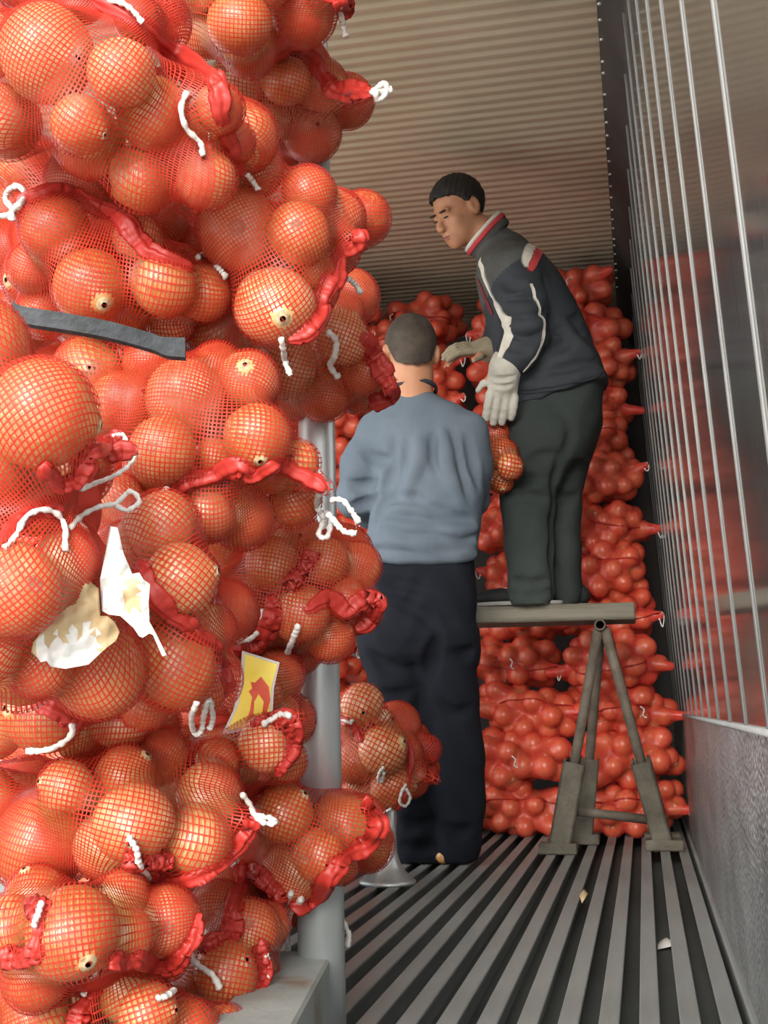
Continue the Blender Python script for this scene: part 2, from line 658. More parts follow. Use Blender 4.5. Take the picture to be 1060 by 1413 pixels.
def sack_surface(cen, axis, pos, R, nphi, nth, extra=None, iters=260, gap=0.002, rmin=0.06, ref=None, tight=0.9988):
    """netting stretched over the onions: an elastic film over obstacles, star-shaped about cen.
    Returns the grid of directions and radii, rows from pole to pole along the axis."""
    axis = axis/np.linalg.norm(axis)
    ref = FW if ref is None else ref
    b1 = ref-axis*(ref@axis)
    b1 /= np.linalg.norm(b1)
    b2 = np.cross(axis, b1)
    th = (np.arange(nth)+0.5)/nth*math.pi
    ph = np.arange(nphi)/nphi*2*math.pi
    dirs = (np.cos(th)[:, None, None]*axis+np.sin(th)[:, None, None]*(np.cos(ph)[None, :, None]*b1+np.sin(ph)[None, :, None]*b2))
    r = np.full((nth, nphi), rmin)
    if extra is not None:
        pos = np.vstack([pos, extra[0]])
        R = np.concatenate([R, extra[1]])
    for p, q in zip(pos, R):
        v = p-cen
        bq = dirs@v
        disc = bq*bq-(v@v-(q+gap)**2)
        hit = disc > 0
        rr = np.where(hit, bq+np.sqrt(np.maximum(disc, 0)), 0)
        r = np.maximum(r, rr)
    obs = r.copy()
    # start from a coarse envelope, then let it shrink onto the onions
    s = np.sin(th)[:, None]
    for it in range(iters):
        up = np.vstack([np.roll(r[:1], nphi//2, axis=1), r[:-1]])
        dn = np.vstack([r[1:], np.roll(r[-1:], nphi//2, axis=1)])
        lf, rt = np.roll(r, 1, 1), np.roll(r, -1, 1)
        w = np.clip((nphi/(2.0*nth)/s)**2, 0, 6.0)
        avg = (up+dn+w*(lf+rt))/(2+2*w)
        r = np.maximum(obs, avg*tight)
    return dirs, r, (axis, b1, b2), th, ph


def ribbon_net(cen, dirs, r, width, view, mat, parent, lift=0.0008, cull=-0.35, seed=0):
    P = cen+dirs*r[..., None]
    nth, nphi = r.shape
    dphi = np.roll(P, -1, 1)-np.roll(P, 1, 1)
    dth = np.gradient(P, axis=0)
    N = np.cross(dth, dphi)
    N /= np.linalg.norm(N, axis=2)[..., None]+1e-12
    sgn = np.sign((N*dirs).sum(2))
    N *= sgn[..., None]
    dphi /= np.linalg.norm(dphi, axis=2)[..., None]+1e-12
    dth /= np.linalg.norm(dth, axis=2)[..., None]+1e-12
    toview = CAM-P
    toview /= np.linalg.norm(toview, axis=2)[..., None]
    keep = ((N*toview).sum(2) > cull) | (N[..., 2] > 0.35)
    V, F, n0 = [], [], 0
    g = np.random.default_rng(seed)
    idx = np.arange(nth*nphi).reshape(nth, nphi)
    for fam in (0, 1):
        t = dth if fam == 0 else dphi
        side = np.cross(N, t)
        wv = width*(0.8+0.5*g.random((nth, nphi)))[..., None]*0.5
        Q = P+N*(lift*(1+fam*0.7))
        V += [(Q+side*wv).reshape(-1, 3), (Q-side*wv).reshape(-1, 3)]
        if fam == 0:
            a, b = idx[:-1], idx[1:]
            gap = np.linalg.norm(np.roll(P, -1, 1)-P, axis=2).mean(1)
            step = 2**np.clip(np.ceil(np.log2(0.0030/np.maximum(gap, 1e-5))), 0, 6).astype(int)
            on = (np.arange(nphi)[None, :] % step[:, None]) == 0
            kk = keep[:-1] & keep[1:] & on[:-1]
        else:
            a, b = idx, np.roll(idx, -1, 1)
            kk = keep & np.roll(keep, -1, 1)
        a, b = a[kk], b[kk]
        m = nth*nphi
        F.append(np.stack([a+n0, b+n0, b+n0+m, a+n0+m], 1))
        n0 += 2*m
    V = np.vstack(V)
    F = np.vstack(F)
    used = np.unique(F)
    mp = np.full(len(V), -1)
    mp[used] = np.arange(len(used))
    return put('net', V[used], mp[F], mat, parent)


def make_bag_surface(b):
    vd = b.pos.mean(0)-CAM
    vd /= np.linalg.norm(vd)
    # hidden onions behind the visible ones
    pos, R = list(b.pos), list(b.R)
    b.hid = []
    for layer in range(b.fill):
        for p, q in zip(b.pos, b.R):
            for tr in range(3):
                c = p+vd*(0.075+0.07*layer)+rng.normal(0, 0.02, 3)
                rr = 0.036+0.008*rng.random()
                ok = all(np.linalg.norm(c-a) > 0.9*(rr+e) for a, e in zip(pos, R))
                if ok and all(np.linalg.norm(c-a) > 0.9*(rr+e) for ob in BAGS if ob is not b for a, e in zip(ob.pos, ob.R)):
                    pos.append(c); R.append(rr); b.hid.append((c, rr))
                    break
    b.allpos, b.allR = np.array(pos), np.array(R)
    pc = ray(*b.c2)
    b.cen = CAM+pc*(b.dep.mean()+b.back*0.55)
    ax = RT*math.cos(b.tilt)-UP*math.sin(b.tilt)
    ext = None
    if b.ears:
        ep = np.array([PD(e[0], e[1], b.D+e[2]) for e in b.ears])
        er = np.array([e[3] if len(e) > 3 else 0.008 for e in b.ears])
        ext = (ep, er)
    size = np.linalg.norm(b.allpos-b.cen, axis=1)+b.allR
    rm = size.max()
    cell = 0.0047
    nphi = int(min(300, 2*math.pi*rm*0.72/cell))
    nth = int(min(190, math.pi*rm*0.80/cell))
    b.dirs, b.r, b.frame, b.th, b.ph = sack_surface(b.cen, ax, b.allpos, b.allR, nphi, nth, ext)
    return b


def bag_r(b, d):
    """radius of the sack film in direction d (n,3)"""
    ax, b1, b2 = b.frame
    d = d/np.linalg.norm(d, axis=-1)[..., None]
    th = np.arccos(np.clip(d@ax, -1, 1))
    ph = np.arctan2(d@b2, d@b1) % (2*math.pi)
    nth, nphi = b.r.shape
    i = np.clip((th/math.pi*nth-0.5).astype(int), 0, nth-1)
    j = (ph/(2*math.pi)*nphi).astype(int) % nphi
    return b.r[i, j]


def on_bag(b, px, py, lift=0.004):
    """first point of the sack film along the line of sight, or None"""
    d = ray(px, py)
    t = np.linspace(b.D-0.35, b.D+0.6, 400)
    p = CAM+t[:, None]*d
    q = p-b.cen
    ins = np.linalg.norm(q, axis=1) < bag_r(b, q)+lift
    if ins.any():
        return p[np.argmax(ins)], t[np.argmax(ins)]
    return None, None


def path_on(b, pts, n, lift=0.004, hang=False):
    out, last = [], None
    P2 = catmull(np.array(pts, float), n)
    deps = []
    for x, y in P2:
        p, t = on_bag(b, x, y, lift)
        deps.append(t if t is not None else np.nan)
    deps = np.array(deps)
    ok = ~np.isnan(deps)
    if not ok.any():
        deps[:] = b.D
    else:
        deps = np.interp(np.arange(n), np.arange(n)[ok], deps[ok])
    if hang:                                   # a hanging cord does not follow the dips
        deps = np.minimum.accumulate(deps) if hang == 1 else deps
    k = 3
    dd = np.pad(deps, k, mode='edge')
    deps = np.array([dd[i:i+2*k+1].mean() for i in range(n)])
    return np.array([PD(x, y, t) for (x, y), t in zip(P2, deps)])


def ruffle(p, r, seed, out=None):
    """gathered mouth of the sack: a flattened, pleated roll of netting"""
    g = np.random.default_rng(seed)
    n = len(p)
    s = np.linspace(0, 1, n)
    L = np.linalg.norm(np.diff(p, axis=0), axis=1).sum()
    rr = r*(1.05+0.16*np.sin(s*L*90+g.uniform(0, 6))+0.14*np.sin(s*L*41+g.uniform(0, 6)))
    rr *= np.clip(np.minimum(s, 1-s)*10+0.4, 0, 1)
    wob = np.cumsum(g.normal(0, 0.0008, (n, 3)), 0)
    wob -= s[:, None]*wob[-1]
    q = p+wob
    k = 22
    if out is None:
        out = CAM-q
        out /= np.linalg.norm(out, axis=1)[:, None]
    v, f = tube(q, rr, k, flat=(out, 0.42))
    v = v.reshape(n, k, 3)
    ang = np.arange(k)[None, :]/k*2*math.pi
    tw = 2.2*np.sin(s[:, None]*L*23+seed)+s[:, None]*L*14
    ple = (1+0.24*np.sin(5*ang+tw)+0.10*np.sin(3*ang-2*tw+seed))[..., None]
    v = q[:, None, :]+(v-q[:, None, :])*ple
    return v.reshape(-1, 3), f


def cord(p, r=0.0032, seed=0, frayed=True):
    g = np.random.default_rng(seed)
    n = max(24, int(np.linalg.norm(np.diff(p, axis=0), axis=1).sum()/0.003))
    q = catmull(p, n)
    s = np.arange(n)
    rr = r*(1+0.16*np.sin(s*1.35)+0.10*g.normal(size=n))
    rr[-3:] *= 1.25
    return tube(q+g.normal(0, r*0.08, (n, 3)), rr, 7)
# ================================================================== the near pile, sack by sack
E = math.radians
B = Bag
BAGS += [
 B('A', 1.26, E(35), [(65, 75, 66), (168, 100, 47), (-4, 160, 44), (212, 158, 50), (112, 172, 42), (195, 246, 46), (284, 246, 42), (302, 150, 34), (320, 195, 30, .03), (-20, 60, 50), (110, -10, 42, .05), (40, -40, 55, .04), (190, 30, 34, .06)],
   label='top left net bag of the pile holding one very big pale onion', where='top left net bag under a slanting red hem',
   hem=[[(118, -8), (180, 22), (232, 68), (284, 104), (296, 130), (312, 190), (338, 240)]], cords=[[(150, 0), (172, 6), (188, 20), (197, 32)], [(258, 126), (250, 150), (258, 178), (276, 196), (281, 215)], [(341, 240), (350, 252), (357, 262)]]),
 B('B', 1.72, E(5), [(235, 18, 46), (330, 32, 46), (418, 18, 46), (280, 45, 34), (375, 52, 30, .03), (270, -28, 45), (360, -35, 48), (440, -20, 40), (200, -40, 45)], ears=[(478, -6, .03)],
   label='dim red net bag cut off by the top edge above the pole', where='net bag at the top edge above the pole',
   hem=[[(420, -20), (450, -12), (474, 2), (480, 20)]], cords=[[(468, -4), (471, 20), (474, 38), (478, 52)]]),
 B('C', 1.88, E(12), [(332, 108, 38), (395, 112, 35), (443, 118, 36), (365, 168, 38), (430, 183, 40), (478, 140, 37), (320, 150, 32, .04), (395, 205, 26, .03), (350, 85, 26, .05), (420, 82, 30, .02), (400, 150, 26, .05)], ears=[(516, 130, .0, .01)],
   label='net bag whose white-knotted pointed corner sticks out right near the pole top', where='net bag with a pointed corner knotted in white',
   hem=[[(385, 58), (415, 70), (432, 86), (448, 108), (462, 124), (486, 128), (516, 130)]], cords=[[(512, 130), (522, 121), (530, 114), (534, 124), (527, 136), (520, 136), (519, 127), (528, 126), (541, 124)], [(330, 70), (338, 84), (352, 95), (358, 100)]]),
 B('D', 1.46, E(-30), [(330, 318, 58), (380, 423, 56), (412, 322, 44), (465, 300, 38), (352, 236, 40), (425, 268, 38), (300, 462, 46), (345, 380, 35, .03), (462, 345, 34, .02), (300, 265, 30, .04), (435, 375, 30, .03)], ears=[(497, 332, .05, .01)],
   label='net bag with two large glossy onions bulging right towards the ceiling panel', where='net bag with two large glossy onions above the pole',
   hem=[[(490, 318), (495, 340), (476, 352), (462, 378), (446, 400), (440, 430), (420, 458), (398, 470)]], cords=[[(388, 466), (391, 482), (394, 500), (401, 518)], [(480, 384), (490, 392), (498, 404)]]),
 B('E', 1.82, E(20), [(398, 508, 42), (447, 543, 38), (472, 468, 38), (505, 512, 34), (440, 490, 30, .02), (485, 410, 38), (470, 435, 32, .03), (425, 455, 36, .03), (360, 500, 36, .03), (520, 535, 20), (495, 545, 26, .02), (410, 552, 28, .03)], ears=[(540, 528, .03, .008)],
   label='shaded net bag overhanging the pole just left of the crew-cut head', where='shaded net bag hanging over the pole beside the crew-cut head',
   hem=[[(500, 462), (512, 484), (524, 506), (541, 530), (536, 548), (510, 556)]], cords=[[(452, 458), (464, 470), (462, 490), (456, 505), (466, 520)]]),
 B('F', 1.42, E(15), [(76, 316, 48), (125, 396, 52), (224, 391, 46), (167, 432, 38), (280, 404, 40), (110, 250, 46, .03), (45, 370, 34, .04), (190, 330, 34, .03), (165, 270, 30, .06), (60, 430, 36, .05), (235, 440, 36, .04), (30, 230, 36, .05)],
   label='net bag with a looped white tie at the left edge above the black strap', where='net bag above the black strap',
   hem=[[(26, 280), (70, 266), (112, 270), (150, 292), (178, 306), (190, 330), (215, 350), (266, 372)]], cords=[[(2, 298), (14, 296), (24, 284), (36, 270), (26, 257), (12, 262), (8, 276), (18, 290), (16, 302)], [(272, 356), (284, 352), (296, 364), (312, 382)]]),
 B('H', 1.02, E(-35), [(57, 571, 76), (-22, 640, 62), (-30, 480, 70), (20, 812, 66), (45, 690, 52, .05), (135, 925, 66), (55, 915, 48, .03), (-30, 890, 60), (140, 830, 46, .05), (-35, 740, 50, .02), (90, 775, 44, .06)], bulge=.08,
   label='closest net bag filling the left edge, its mouth tied with thick white cord', where='closest net bag at the left edge',
   hem=[[(-8, 762), (30, 728), (62, 704), (96, 690), (128, 655), (160, 628), (190, 624)], [(58, 640), (92, 668), (112, 642), (140, 612), (168, 604)]], cords=[[(5, 758), (20, 742), (38, 712), (62, 703), (82, 712), (90, 730), (90, 760)], [(156, 602), (170, 600), (176, 616), (188, 624), (176, 644), (150, 660), (112, 674)], [(96, 730), (112, 712), (135, 700), (160, 694), (180, 678), (192, 692), (176, 704), (160, 698)]]),
 B('I', 1.38, E(8), [(122, 510, 46), (170, 557, 47), (255, 548, 56), (224, 622, 48), (298, 634, 32, .02), (355, 604, 48), (411, 638, 30), (343, 526, 42, .03), (287, 708, 40), (334, 713, 46), (404, 690, 38), (300, 508, 36, .03), (205, 500, 36, .04), (375, 655, 28, .03), (130, 590, 34, .05)], ears=[(449, 672, .05, .008)],
   label='net bag full of pale onions just below the black strap', where='net bag just below the black strap',
   hem=[[(236, 690), (262, 668), (300, 660), (330, 648), (352, 657), (380, 644), (410, 655), (450, 676)]], cords=[[(228, 674), (236, 684), (242, 698), (248, 710)], [(441, 680), (437, 698), (446, 716), (440, 738), (452, 740), (456, 715), (446, 706)], [(452, 708), (464, 722), (476, 734), (492, 736)], [(456, 690), (472, 690), (484, 704), (496, 722)]]),
 B('J', 1.66, E(10), [(377, 778, 40), (408, 742, 36), (326, 842, 50), (414, 846, 42), (448, 775, 34), (493, 782, 33), (476, 826, 30), (502, 842, 26), (455, 880, 34), (375, 890, 30, .03), (300, 780, 36, .04), (345, 740, 30, .05), (420, 800, 28, .04), (415, 900, 28, .04)], ears=[(522, 830, .04, .01)],
   label='net bag whose ruffled mouth points right at the dark trousers', where='net bag with its mouth towards the dark trousers',
   hem=[[(420, 842), (450, 826), (478, 840), (500, 828), (522, 832), (518, 850), (490, 868)], [(310, 884), (340, 890), (366, 876), (376, 846), (372, 822)], [(400, 808), (420, 786), (430, 762)]], cords=[[(412, 862), (405, 880), (396, 902), (386, 917), (376, 914)], [(306, 880), (322, 884), (344, 882), (358, 868), (366, 842)]]),
 B('K', 1.26, E(35), [(224, 728, 52), (249, 800, 52), (242, 920, 60), (175, 760, 40, .05), (163, 692, 38, .07), (195, 850, 40, .05), (290, 868, 34, .04), (200, 970, 36, .04), (280, 955, 30, .04)],
   label='net bag in the middle of the pile behind the torn white label', where='net bag behind the torn white label',
   hem=[[(196, 772), (214, 812), (236, 844), (268, 866), (300, 892), (314, 930), (312, 962)]], cords=[[(272, 968), (264, 990), (268, 1012), (278, 1008), (282, 984), (288, 966), (294, 990), (290, 1004)]]),
 B('L', 1.36, E(0), [(62, 985, 56), (165, 990, 44), (105, 1005, 40, .04), (-10, 1000, 50), (215, 1000, 34, .05)],
   label='flattened shaded net bag low on the left edge with a drooping white tie', where='flattened shaded net bag low at the left edge',
   hem=[[(40, 962), (84, 984), (110, 990), (150, 980), (178, 972)]], cords=[[(100, 998), (98, 1014), (82, 1028), (58, 1036), (36, 1036)]]),
 B('P', 1.62, E(80), [(350, 960, 40), (310, 940, 40), (385, 930, 34), (295, 985, 34), (385, 985, 30)], bulge=.05, fill=1,
   label='net bag deep in the pile with a yellow printed onion card inside', where='net bag with the yellow printed card'),
 B('O', 1.50, E(-5), [(369, 1026, 40), (300, 1040, 36, .03), (255, 1040, 36, .04), (330, 1060, 30, .04), (395, 1050, 28, .04)], ears=[(408, 992, .0, .012)],
   label='low net bag with one upturned corner beside the pole below the yellow card', where='low net bag with an upturned corner below the yellow card',
   hem=[[(345, 1000), (372, 996), (400, 990), (408, 1010), (402, 1040), (380, 1070)]], cords=[[(362, 1000), (376, 992), (388, 986), (400, 988)]]),
 B('M', 1.34, E(12), [(41, 1088, 44), (92, 1085, 38), (172, 1070, 42), (216, 1043, 42), (58, 1162, 70), (152, 1166, 50), (184, 1135, 56), (272, 1160, 50), (288, 1098, 46), (120, 1110, 34, .05), (240, 1090, 36, .04), (230, 1200, 34, .04), (300, 1050, 30, .05), (-20, 1110, 50, .02)], ears=[(350, 1128, .05, .008)],
   label='wide net bag across the lower left with a white knot at its right end', where='wide net bag across the lower left',
   hem=[[(206, 1206), (240, 1218), (280, 1204), (318, 1186), (345, 1150), (352, 1128)], [(176, 1186), (206, 1190), (240, 1188)]], cords=[[(178, 1156), (188, 1172), (192, 1192), (202, 1206), (210, 1220)], [(334, 1096), (345, 1110), (352, 1126), (366, 1136), (380, 1134), (370, 1128), (352, 1126)]]),
 B('N', 1.62, E(20), [(472, 1138, 46), (496, 1133, 36), (403, 1204, 44), (392, 1122, 42), (440, 1180, 38), (430, 1100, 38), (400, 1075, 38, .03), (360, 1170, 36, .04), (470, 1195, 24, .02), (350, 1110, 30, .06), (360, 1225, 34, .05)], ears=[(514, 1140, .0, .01), (506, 1104, .03, .006)],
   label='net bag hugging the front of the pole with a long white loop hanging below', where='net bag hugging the front of the pole',
   hem=[[(504, 1102), (514, 1130), (510, 1158), (484, 1174), (462, 1190), (452, 1212), (430, 1244), (400, 1250)], [(346, 1204), (372, 1226), (388, 1246)]], cords=[[(402, 1232), (392, 1262), (388, 1290), (380, 1318), (384, 1338), (394, 1334), (398, 1312), (396, 1288), (400, 1262), (416, 1240)], [(455, 1236), (466, 1254), (475, 1276), (481, 1290), (479, 1306)]]),
 B('Q', 1.22, E(-10), [(100, 1287, 64), (170, 1290, 42), (230, 1270, 46), (12, 1282, 46), (170, 1235, 34, .05), (50, 1235, 40, .05), (50, 1350, 44, .03), (230, 1320, 30, .05)],
   label='net bag near the bottom left corner with a big bulging onion and red hem loop', where='net bag near the bottom left corner',
   hem=[[(-6, 1318), (24, 1320), (44, 1300), (60, 1256), (48, 1236)], [(150, 1330), (185, 1318), (230, 1330), (262, 1300), (276, 1260)]], cords=[[(46, 1278), (52, 1262), (57, 1246)]]),
 B('S', 1.30, E(-20), [(175, 1362, 50), (53, 1400, 48), (205, 1398, 42), (120, 1400, 42, .03), (-5, 1380, 46), (120, 1345, 34, .06), (100, 1440, 50), (200, 1445, 48), (10, 1450, 50), (258, 1424, 44), (306, 1430, 42), (346, 1436, 36)],
   label='lowest net bag in the left corner cut off by the bottom edge', where='lowest net bag in the left corner',
   hem=[[(100, 1420), (112, 1390), (134, 1356), (158, 1326), (200, 1318), (246, 1330)]], cords=[[(114, 1374), (124, 1358), (136, 1338)], [(218, 1378), (230, 1374), (241, 1366)]]),
 B('T', 1.50, E(10), [(312, 1343, 46), (264, 1388, 42), (302, 1256, 40), (343, 1284, 42), (272, 1340, 36, .05), (350, 1340, 34, .05), (340, 1385, 38, .02), (262, 1290, 34, .04), (345, 1428, 40), (366, 1382, 26, .03), (310, 1400, 36, .04), (370, 1275, 30, .06), (300, 1445, 44)],
   label='bottom net bag left of the pole foot, its mouth stitched with white thread', where='bottom net bag left of the pole foot',
   hem=[[(356, 1300), (364, 1330), (360, 1360), (340, 1384), (308, 1396)], [(340, 1190), (332, 1220), (322, 1260), (318, 1290), (290, 1306), (270, 1306)]], cords=[[(366, 1316), (370, 1330), (367, 1354)], [(262, 1318), (276, 1334), (292, 1344), (304, 1364)], [(288, 1296), (282, 1284), (276, 1296)]]), B('U', 1.72, E(0), [(70, 245, 44), (130, 335, 44), (215, 300, 44), (275, 335, 44), (30, 440, 44), (205, 470, 44), (300, 560, 44), (60, 330, 44), (240, 240, 40), (310, 420, 40), (120, 440, 44), (-4, 292, 46), (-14, 350, 46), (4, 240, 40)], bulge=.04, fill=0,
   label='shaded net bag deep in the pile, glimpsed through the gap above the black strap', where='shaded net bag deep in the pile'),
]
def which_onion(b):
    """tell the onions of one bag apart by size, then by place"""
    seen = [i for i, (x, y) in enumerate(b.px) if 0 < x < IW and 0 < y < IH]
    out = {}
    for word, key in (('largest onion', lambda i: -b.rp[i]), ('topmost onion', lambda i: b.px[i, 1]), ('lowest onion', lambda i: -b.px[i, 1]),
                      ('leftmost onion', lambda i: b.px[i, 0]), ('rightmost onion', lambda i: -b.px[i, 0]), ('smallest onion', lambda i: b.rp[i])):
        left = [i for i in seen if i not in out]
        if left:
            out[min(left, key=key)] = word
    return [out.get(i, 'middling onion') for i in range(len(b.rp))]


relax(BAGS)
BAG_OBJ = []
for i, b in enumerate(BAGS):
    make_bag_surface(b)
for i, b in enumerate(BAGS):
    base = np.array([b.allpos[:, 0].mean(), b.allpos[:, 1].mean(), (b.allpos[:, 2]-b.allR).min()])
    t = thing('onion_bag', base, b.label, 'bag', 'net bags of the near pile')
    BAG_OBJ.append(t)
    ribbon_net(b.cen, b.dirs, b.r, 0.00155, None, M['net'], t, seed=i)
    for k, h in enumerate(b.hem):
        p = path_on(b, h, 70, 0.003)
        hm = put('hem', *ruffle(p, 0.0088*(b.D/1.3), 31*i+k), M['hem'], t)
        b.hems = getattr(b, 'hems', [])+[(hm, p.mean(0))]
    for k, c in enumerate(b.cords):
        p = path_on(b, c, 36, 0.010, hang=2)
        near = min(b.hems, key=lambda h: np.linalg.norm(h[1]-p.mean(0)))[0]
        put('drawstring', *cord(p, 0.0030*b.D/1.2, 17*i+k), M['string'], near, label='white cotton drawstring')
    tell = which_onion(b)
    for q, (c, r) in enumerate(zip(b.pos, b.R)):
        add_onion(c, r, tell[q]+' in the '+b.where, 'onions in the '+b.where)
    for c, r in b.hid[:4]:
        add_onion(c, r, 'onion deeper inside the '+b.where, 'deeper onions in the '+b.where)
print('near onions', N_SINGLE[0])
# ================================================================== the stack at the far end
def pack_bag(seed):
    g = np.random.default_rng(seed)
    w, d, h = g.uniform(0.42, 0.47), 0.34, g.uniform(0.225, 0.255)
    pos, R = [], []
    for t in range(2600):
        r = g.uniform(0.031, 0.043)
        u = g.uniform(-1, 1, 3)
        e = (abs(u[0])**2.5+abs(u[1])**2.5+abs(u[2])**2.3)
        if e > 1 or u[1] > 0.45:
            continue
        c = u*np.array([w/2-r, d/2-r, h/2-r])
        c[2] += 0.012*math.cos(u[0]*3+seed)
        if all(np.linalg.norm(c-a) > 0.90*(r+b) for a, b in zip(pos, R)):
            pos.append(c); R.append(r)
    return np.array(pos), np.array(R), w, h


def lookup(fr, r, d):
    ax, b1, b2 = fr
    d = d/np.linalg.norm(d, axis=-1)[..., None]
    th = np.arccos(np.clip(d@ax, -1, 1))
    ph = np.arctan2(d@b2, d@b1) % (2*math.pi)
    nth, nphi = r.shape
    return r[np.clip((th/math.pi*nth-0.5).astype(int), 0, nth-1), (ph/(2*math.pi)*nphi).astype(int) % nphi]


def far_variant(seed):
    g = np.random.default_rng(seed+100)
    pos, R, w, h = pack_bag(seed)
    ears, er = [], []
    kind = seed % 4
    for sx in (-1, 1):
        if g.random() < 0.75:
            ears.append([sx*((sx*pos[:, 0]+R).max()+g.uniform(-0.008, 0.022)), -0.09+g.uniform(-0.03, 0.02), g.uniform(-0.05, 0.06)])
            er.append(0.014)
    ext = (np.array(ears), np.array(er)) if ears else None
    ax = np.array([1.0, 0.0, g.uniform(-0.12, 0.12)])
    cen = np.array([0.0, -0.02, 0.0])
    dirs, r, fr, th, ph = sack_surface(cen, ax, pos, R, 104, 84, ext, iters=70, tight=0.9955, gap=0.004, ref=np.array([0, 1.0, 0]), rmin=0.05)
    P = (cen+dirs*r[..., None])
    nth, nphi = r.shape
    idx = np.arange(nth*nphi).reshape(nth, nphi)
    a, b = idx[:-1], idx[1:]
    F = np.stack([a, b, np.roll(b, -1, 1), np.roll(a, -1, 1)], -1).reshape(-1, 4)
    net = mesh_np('far_net', P.reshape(-1, 3), F, M['veil'])
    parts = [('net', net)]
    # gathered mouth across the face
    xs = np.linspace(-w/2*0.93, w/2*0.93, 40)
    zz = 0.02*np.sin(xs*9+seed)+0.25*xs*g.uniform(-0.5, 0.5)+g.uniform(-0.035, 0.035)
    if kind != 3:
        d = np.stack([xs, np.full(40, -0.14), zz], 1)-cen
        pp = cen+d/np.linalg.norm(d, axis=1)[:, None]*(lookup(fr, r, d)+0.002)[:, None]
        k = 2
        pp[k:-k] = (pp[k:-k]+pp[:-2*k]+pp[2*k:]+pp[1:-3]+pp[3:-1])/5
        v, f = ruffle(pp, 0.0052, seed)
        parts.append(('hem', mesh_np('far_hem', v, f, M['hem'])))
    cl = []
    for e in ears:
        if g.random() < 0.7:
            e = np.array(e)
            q = e+np.array([[0, 0, 0], [0.006, -0.006, 0.01], [0.012, -0.01, -0.008], [0.004, -0.012, -0.02-0.02*g.random()], [-0.004, -0.012, -0.010]])*np.array([np.sign(e[0])*1.2, 1, 1.2])
            cl.append(cord(q, 0.0026, seed))
    if g.random() < 0.5:
        x0, z0 = g.uniform(-0.15, 0.15), g.uniform(-0.03, 0.03)
        q = np.array([[x0, -0.152, z0], [x0+0.012, -0.158, z0-0.012], [x0+0.008, -0.16, z0-0.03], [x0+0.02, -0.158, z0-0.04]])
        cl.append(cord(q, 0.0026, seed+1))
    if cl:
        v, f = merge(*cl)
        parts.append(('drawstring', mesh_np('far_drawstring', v, f, M['string'])))
    return dict(parts=parts, pos=pos, R=R, w=w, h=h)


FV = [far_variant(s) for s in range(14)]

# a low-poly onion for the mass
_nu, _nv = 11, 8
_t = np.linspace(0, math.pi, _nv)
_p = np.arange(_nu)/_nu*2*math.pi
LOV = np.array([[math.sin(t)*math.cos(p), math.sin(t)*math.sin(p), 0.93*math.cos(t)] for t in _t for p in _p])
LOF = np.array([[i*_nu+j, (i+1)*_nu+j, (i+1)*_nu+(j+1) % _nu, i*_nu+(j+1) % _nu] for i in range(_nv-1) for j in range(_nu)])
mass_v, mass_f, mass_n = [], [], 0
ORD = ['lowest', 'second', 'third', 'fourth', 'fifth', 'sixth', 'seventh', 'eighth', 'ninth', 'tenth', 'eleventh', 'twelfth', 'topmost']
COLS = [(-0.045, 'in the column against the steel wall'), (-0.445, 'in the column behind the trestle'),
        (-0.845, 'in the column behind the man in blue'), (-1.245, 'in the column left of the man in blue')]
NROW = 13
fr_rng = np.random.default_rng(5)
far_single = 0
for ci, (cx, where) in enumerate(COLS):
    for k in range(NROW):
        vi = int(fr_rng.integers(len(FV)))
        V = FV[vi]
        z = 0.004+0.1815*k+0.097
        yf = 4.50+0.043*k+fr_rng.uniform(-0.05, 0.05)-0.03*(k % 2)
        if ci == 0:
            yf += 0.03
        dxr = fr_rng.uniform(-0.05, 0.05)-0.03*z if ci else wall_x(z)-0.232+fr_rng.uniform(-0.035, 0.02)-cx
        if k == NROW-1 and ci == 0:
            z += 0.03
        if k == NROW-1 and ci in (1, 2):
            z -= 0.03
            yf += 0.12
        rz, ry = fr_rng.uniform(-0.2, 0.2), fr_rng.uniform(-0.11, 0.11)
        if k < 2:
            ry *= 0.4
        flip = -1 if fr_rng.random() < 0.5 else 1
        sc = np.array([flip*fr_rng.uniform(0.96, 1.06), 1.0, fr_rng.uniform(0.98, 1.08)])
        Rm = np.array(Matrix.Rotation(rz, 3, 'Z') @ Matrix.Rotation(ry, 3, 'Y'))
        c = np.array([cx+dxr, yf+0.15, z])
        pw = (V['pos']*sc)@Rm.T+c
        lab = 'onion bag %s, %s from the floor' % (where, ORD[k])
        if k == 0: lab = 'onion bag on the floor, lowest %s' % where
        if k == NROW-1: lab = 'onion bag nearest the ceiling %s' % where
        t = thing('onion_bag', (c[0], c[1], c[2]-V['h']/2), lab, 'bag', 'net bags stacked at the far end')
        for nm, me in V['parts']:
            o = bpy.data.objects.new(nm, me)
            link(o)
            o.parent = t
            o.location = (0, 0, V['h']/2)
            o.rotation_euler = Matrix(Rm.tolist()).to_euler()
            o.scale = tuple(sc)
        if (ci, k) in ((0, 3), (0, 4)) and far_single < 40:
            for p, r in zip(pw, V['R']):
                if p[1] < c[1]-0.03:
                    add_onion(p, r, 'onion in the %s net bag from the floor against the steel wall' % ORD[k], 'onions in the %s bag of the column against the steel wall' % ORD[k])
                    far_single += 1
        else:
            for p, r in zip(pw, V['R']):
                q = np.array(Matrix.Rotation(fr_rng.uniform(0, 3), 3, 'X') @ Matrix.Rotation(fr_rng.uniform(0, 3), 3, 'Y'))
                mass_v.append((LOV*r)@q.T+p)
                mass_f.append(LOF+mass_n)
                mass_n += len(LOV)
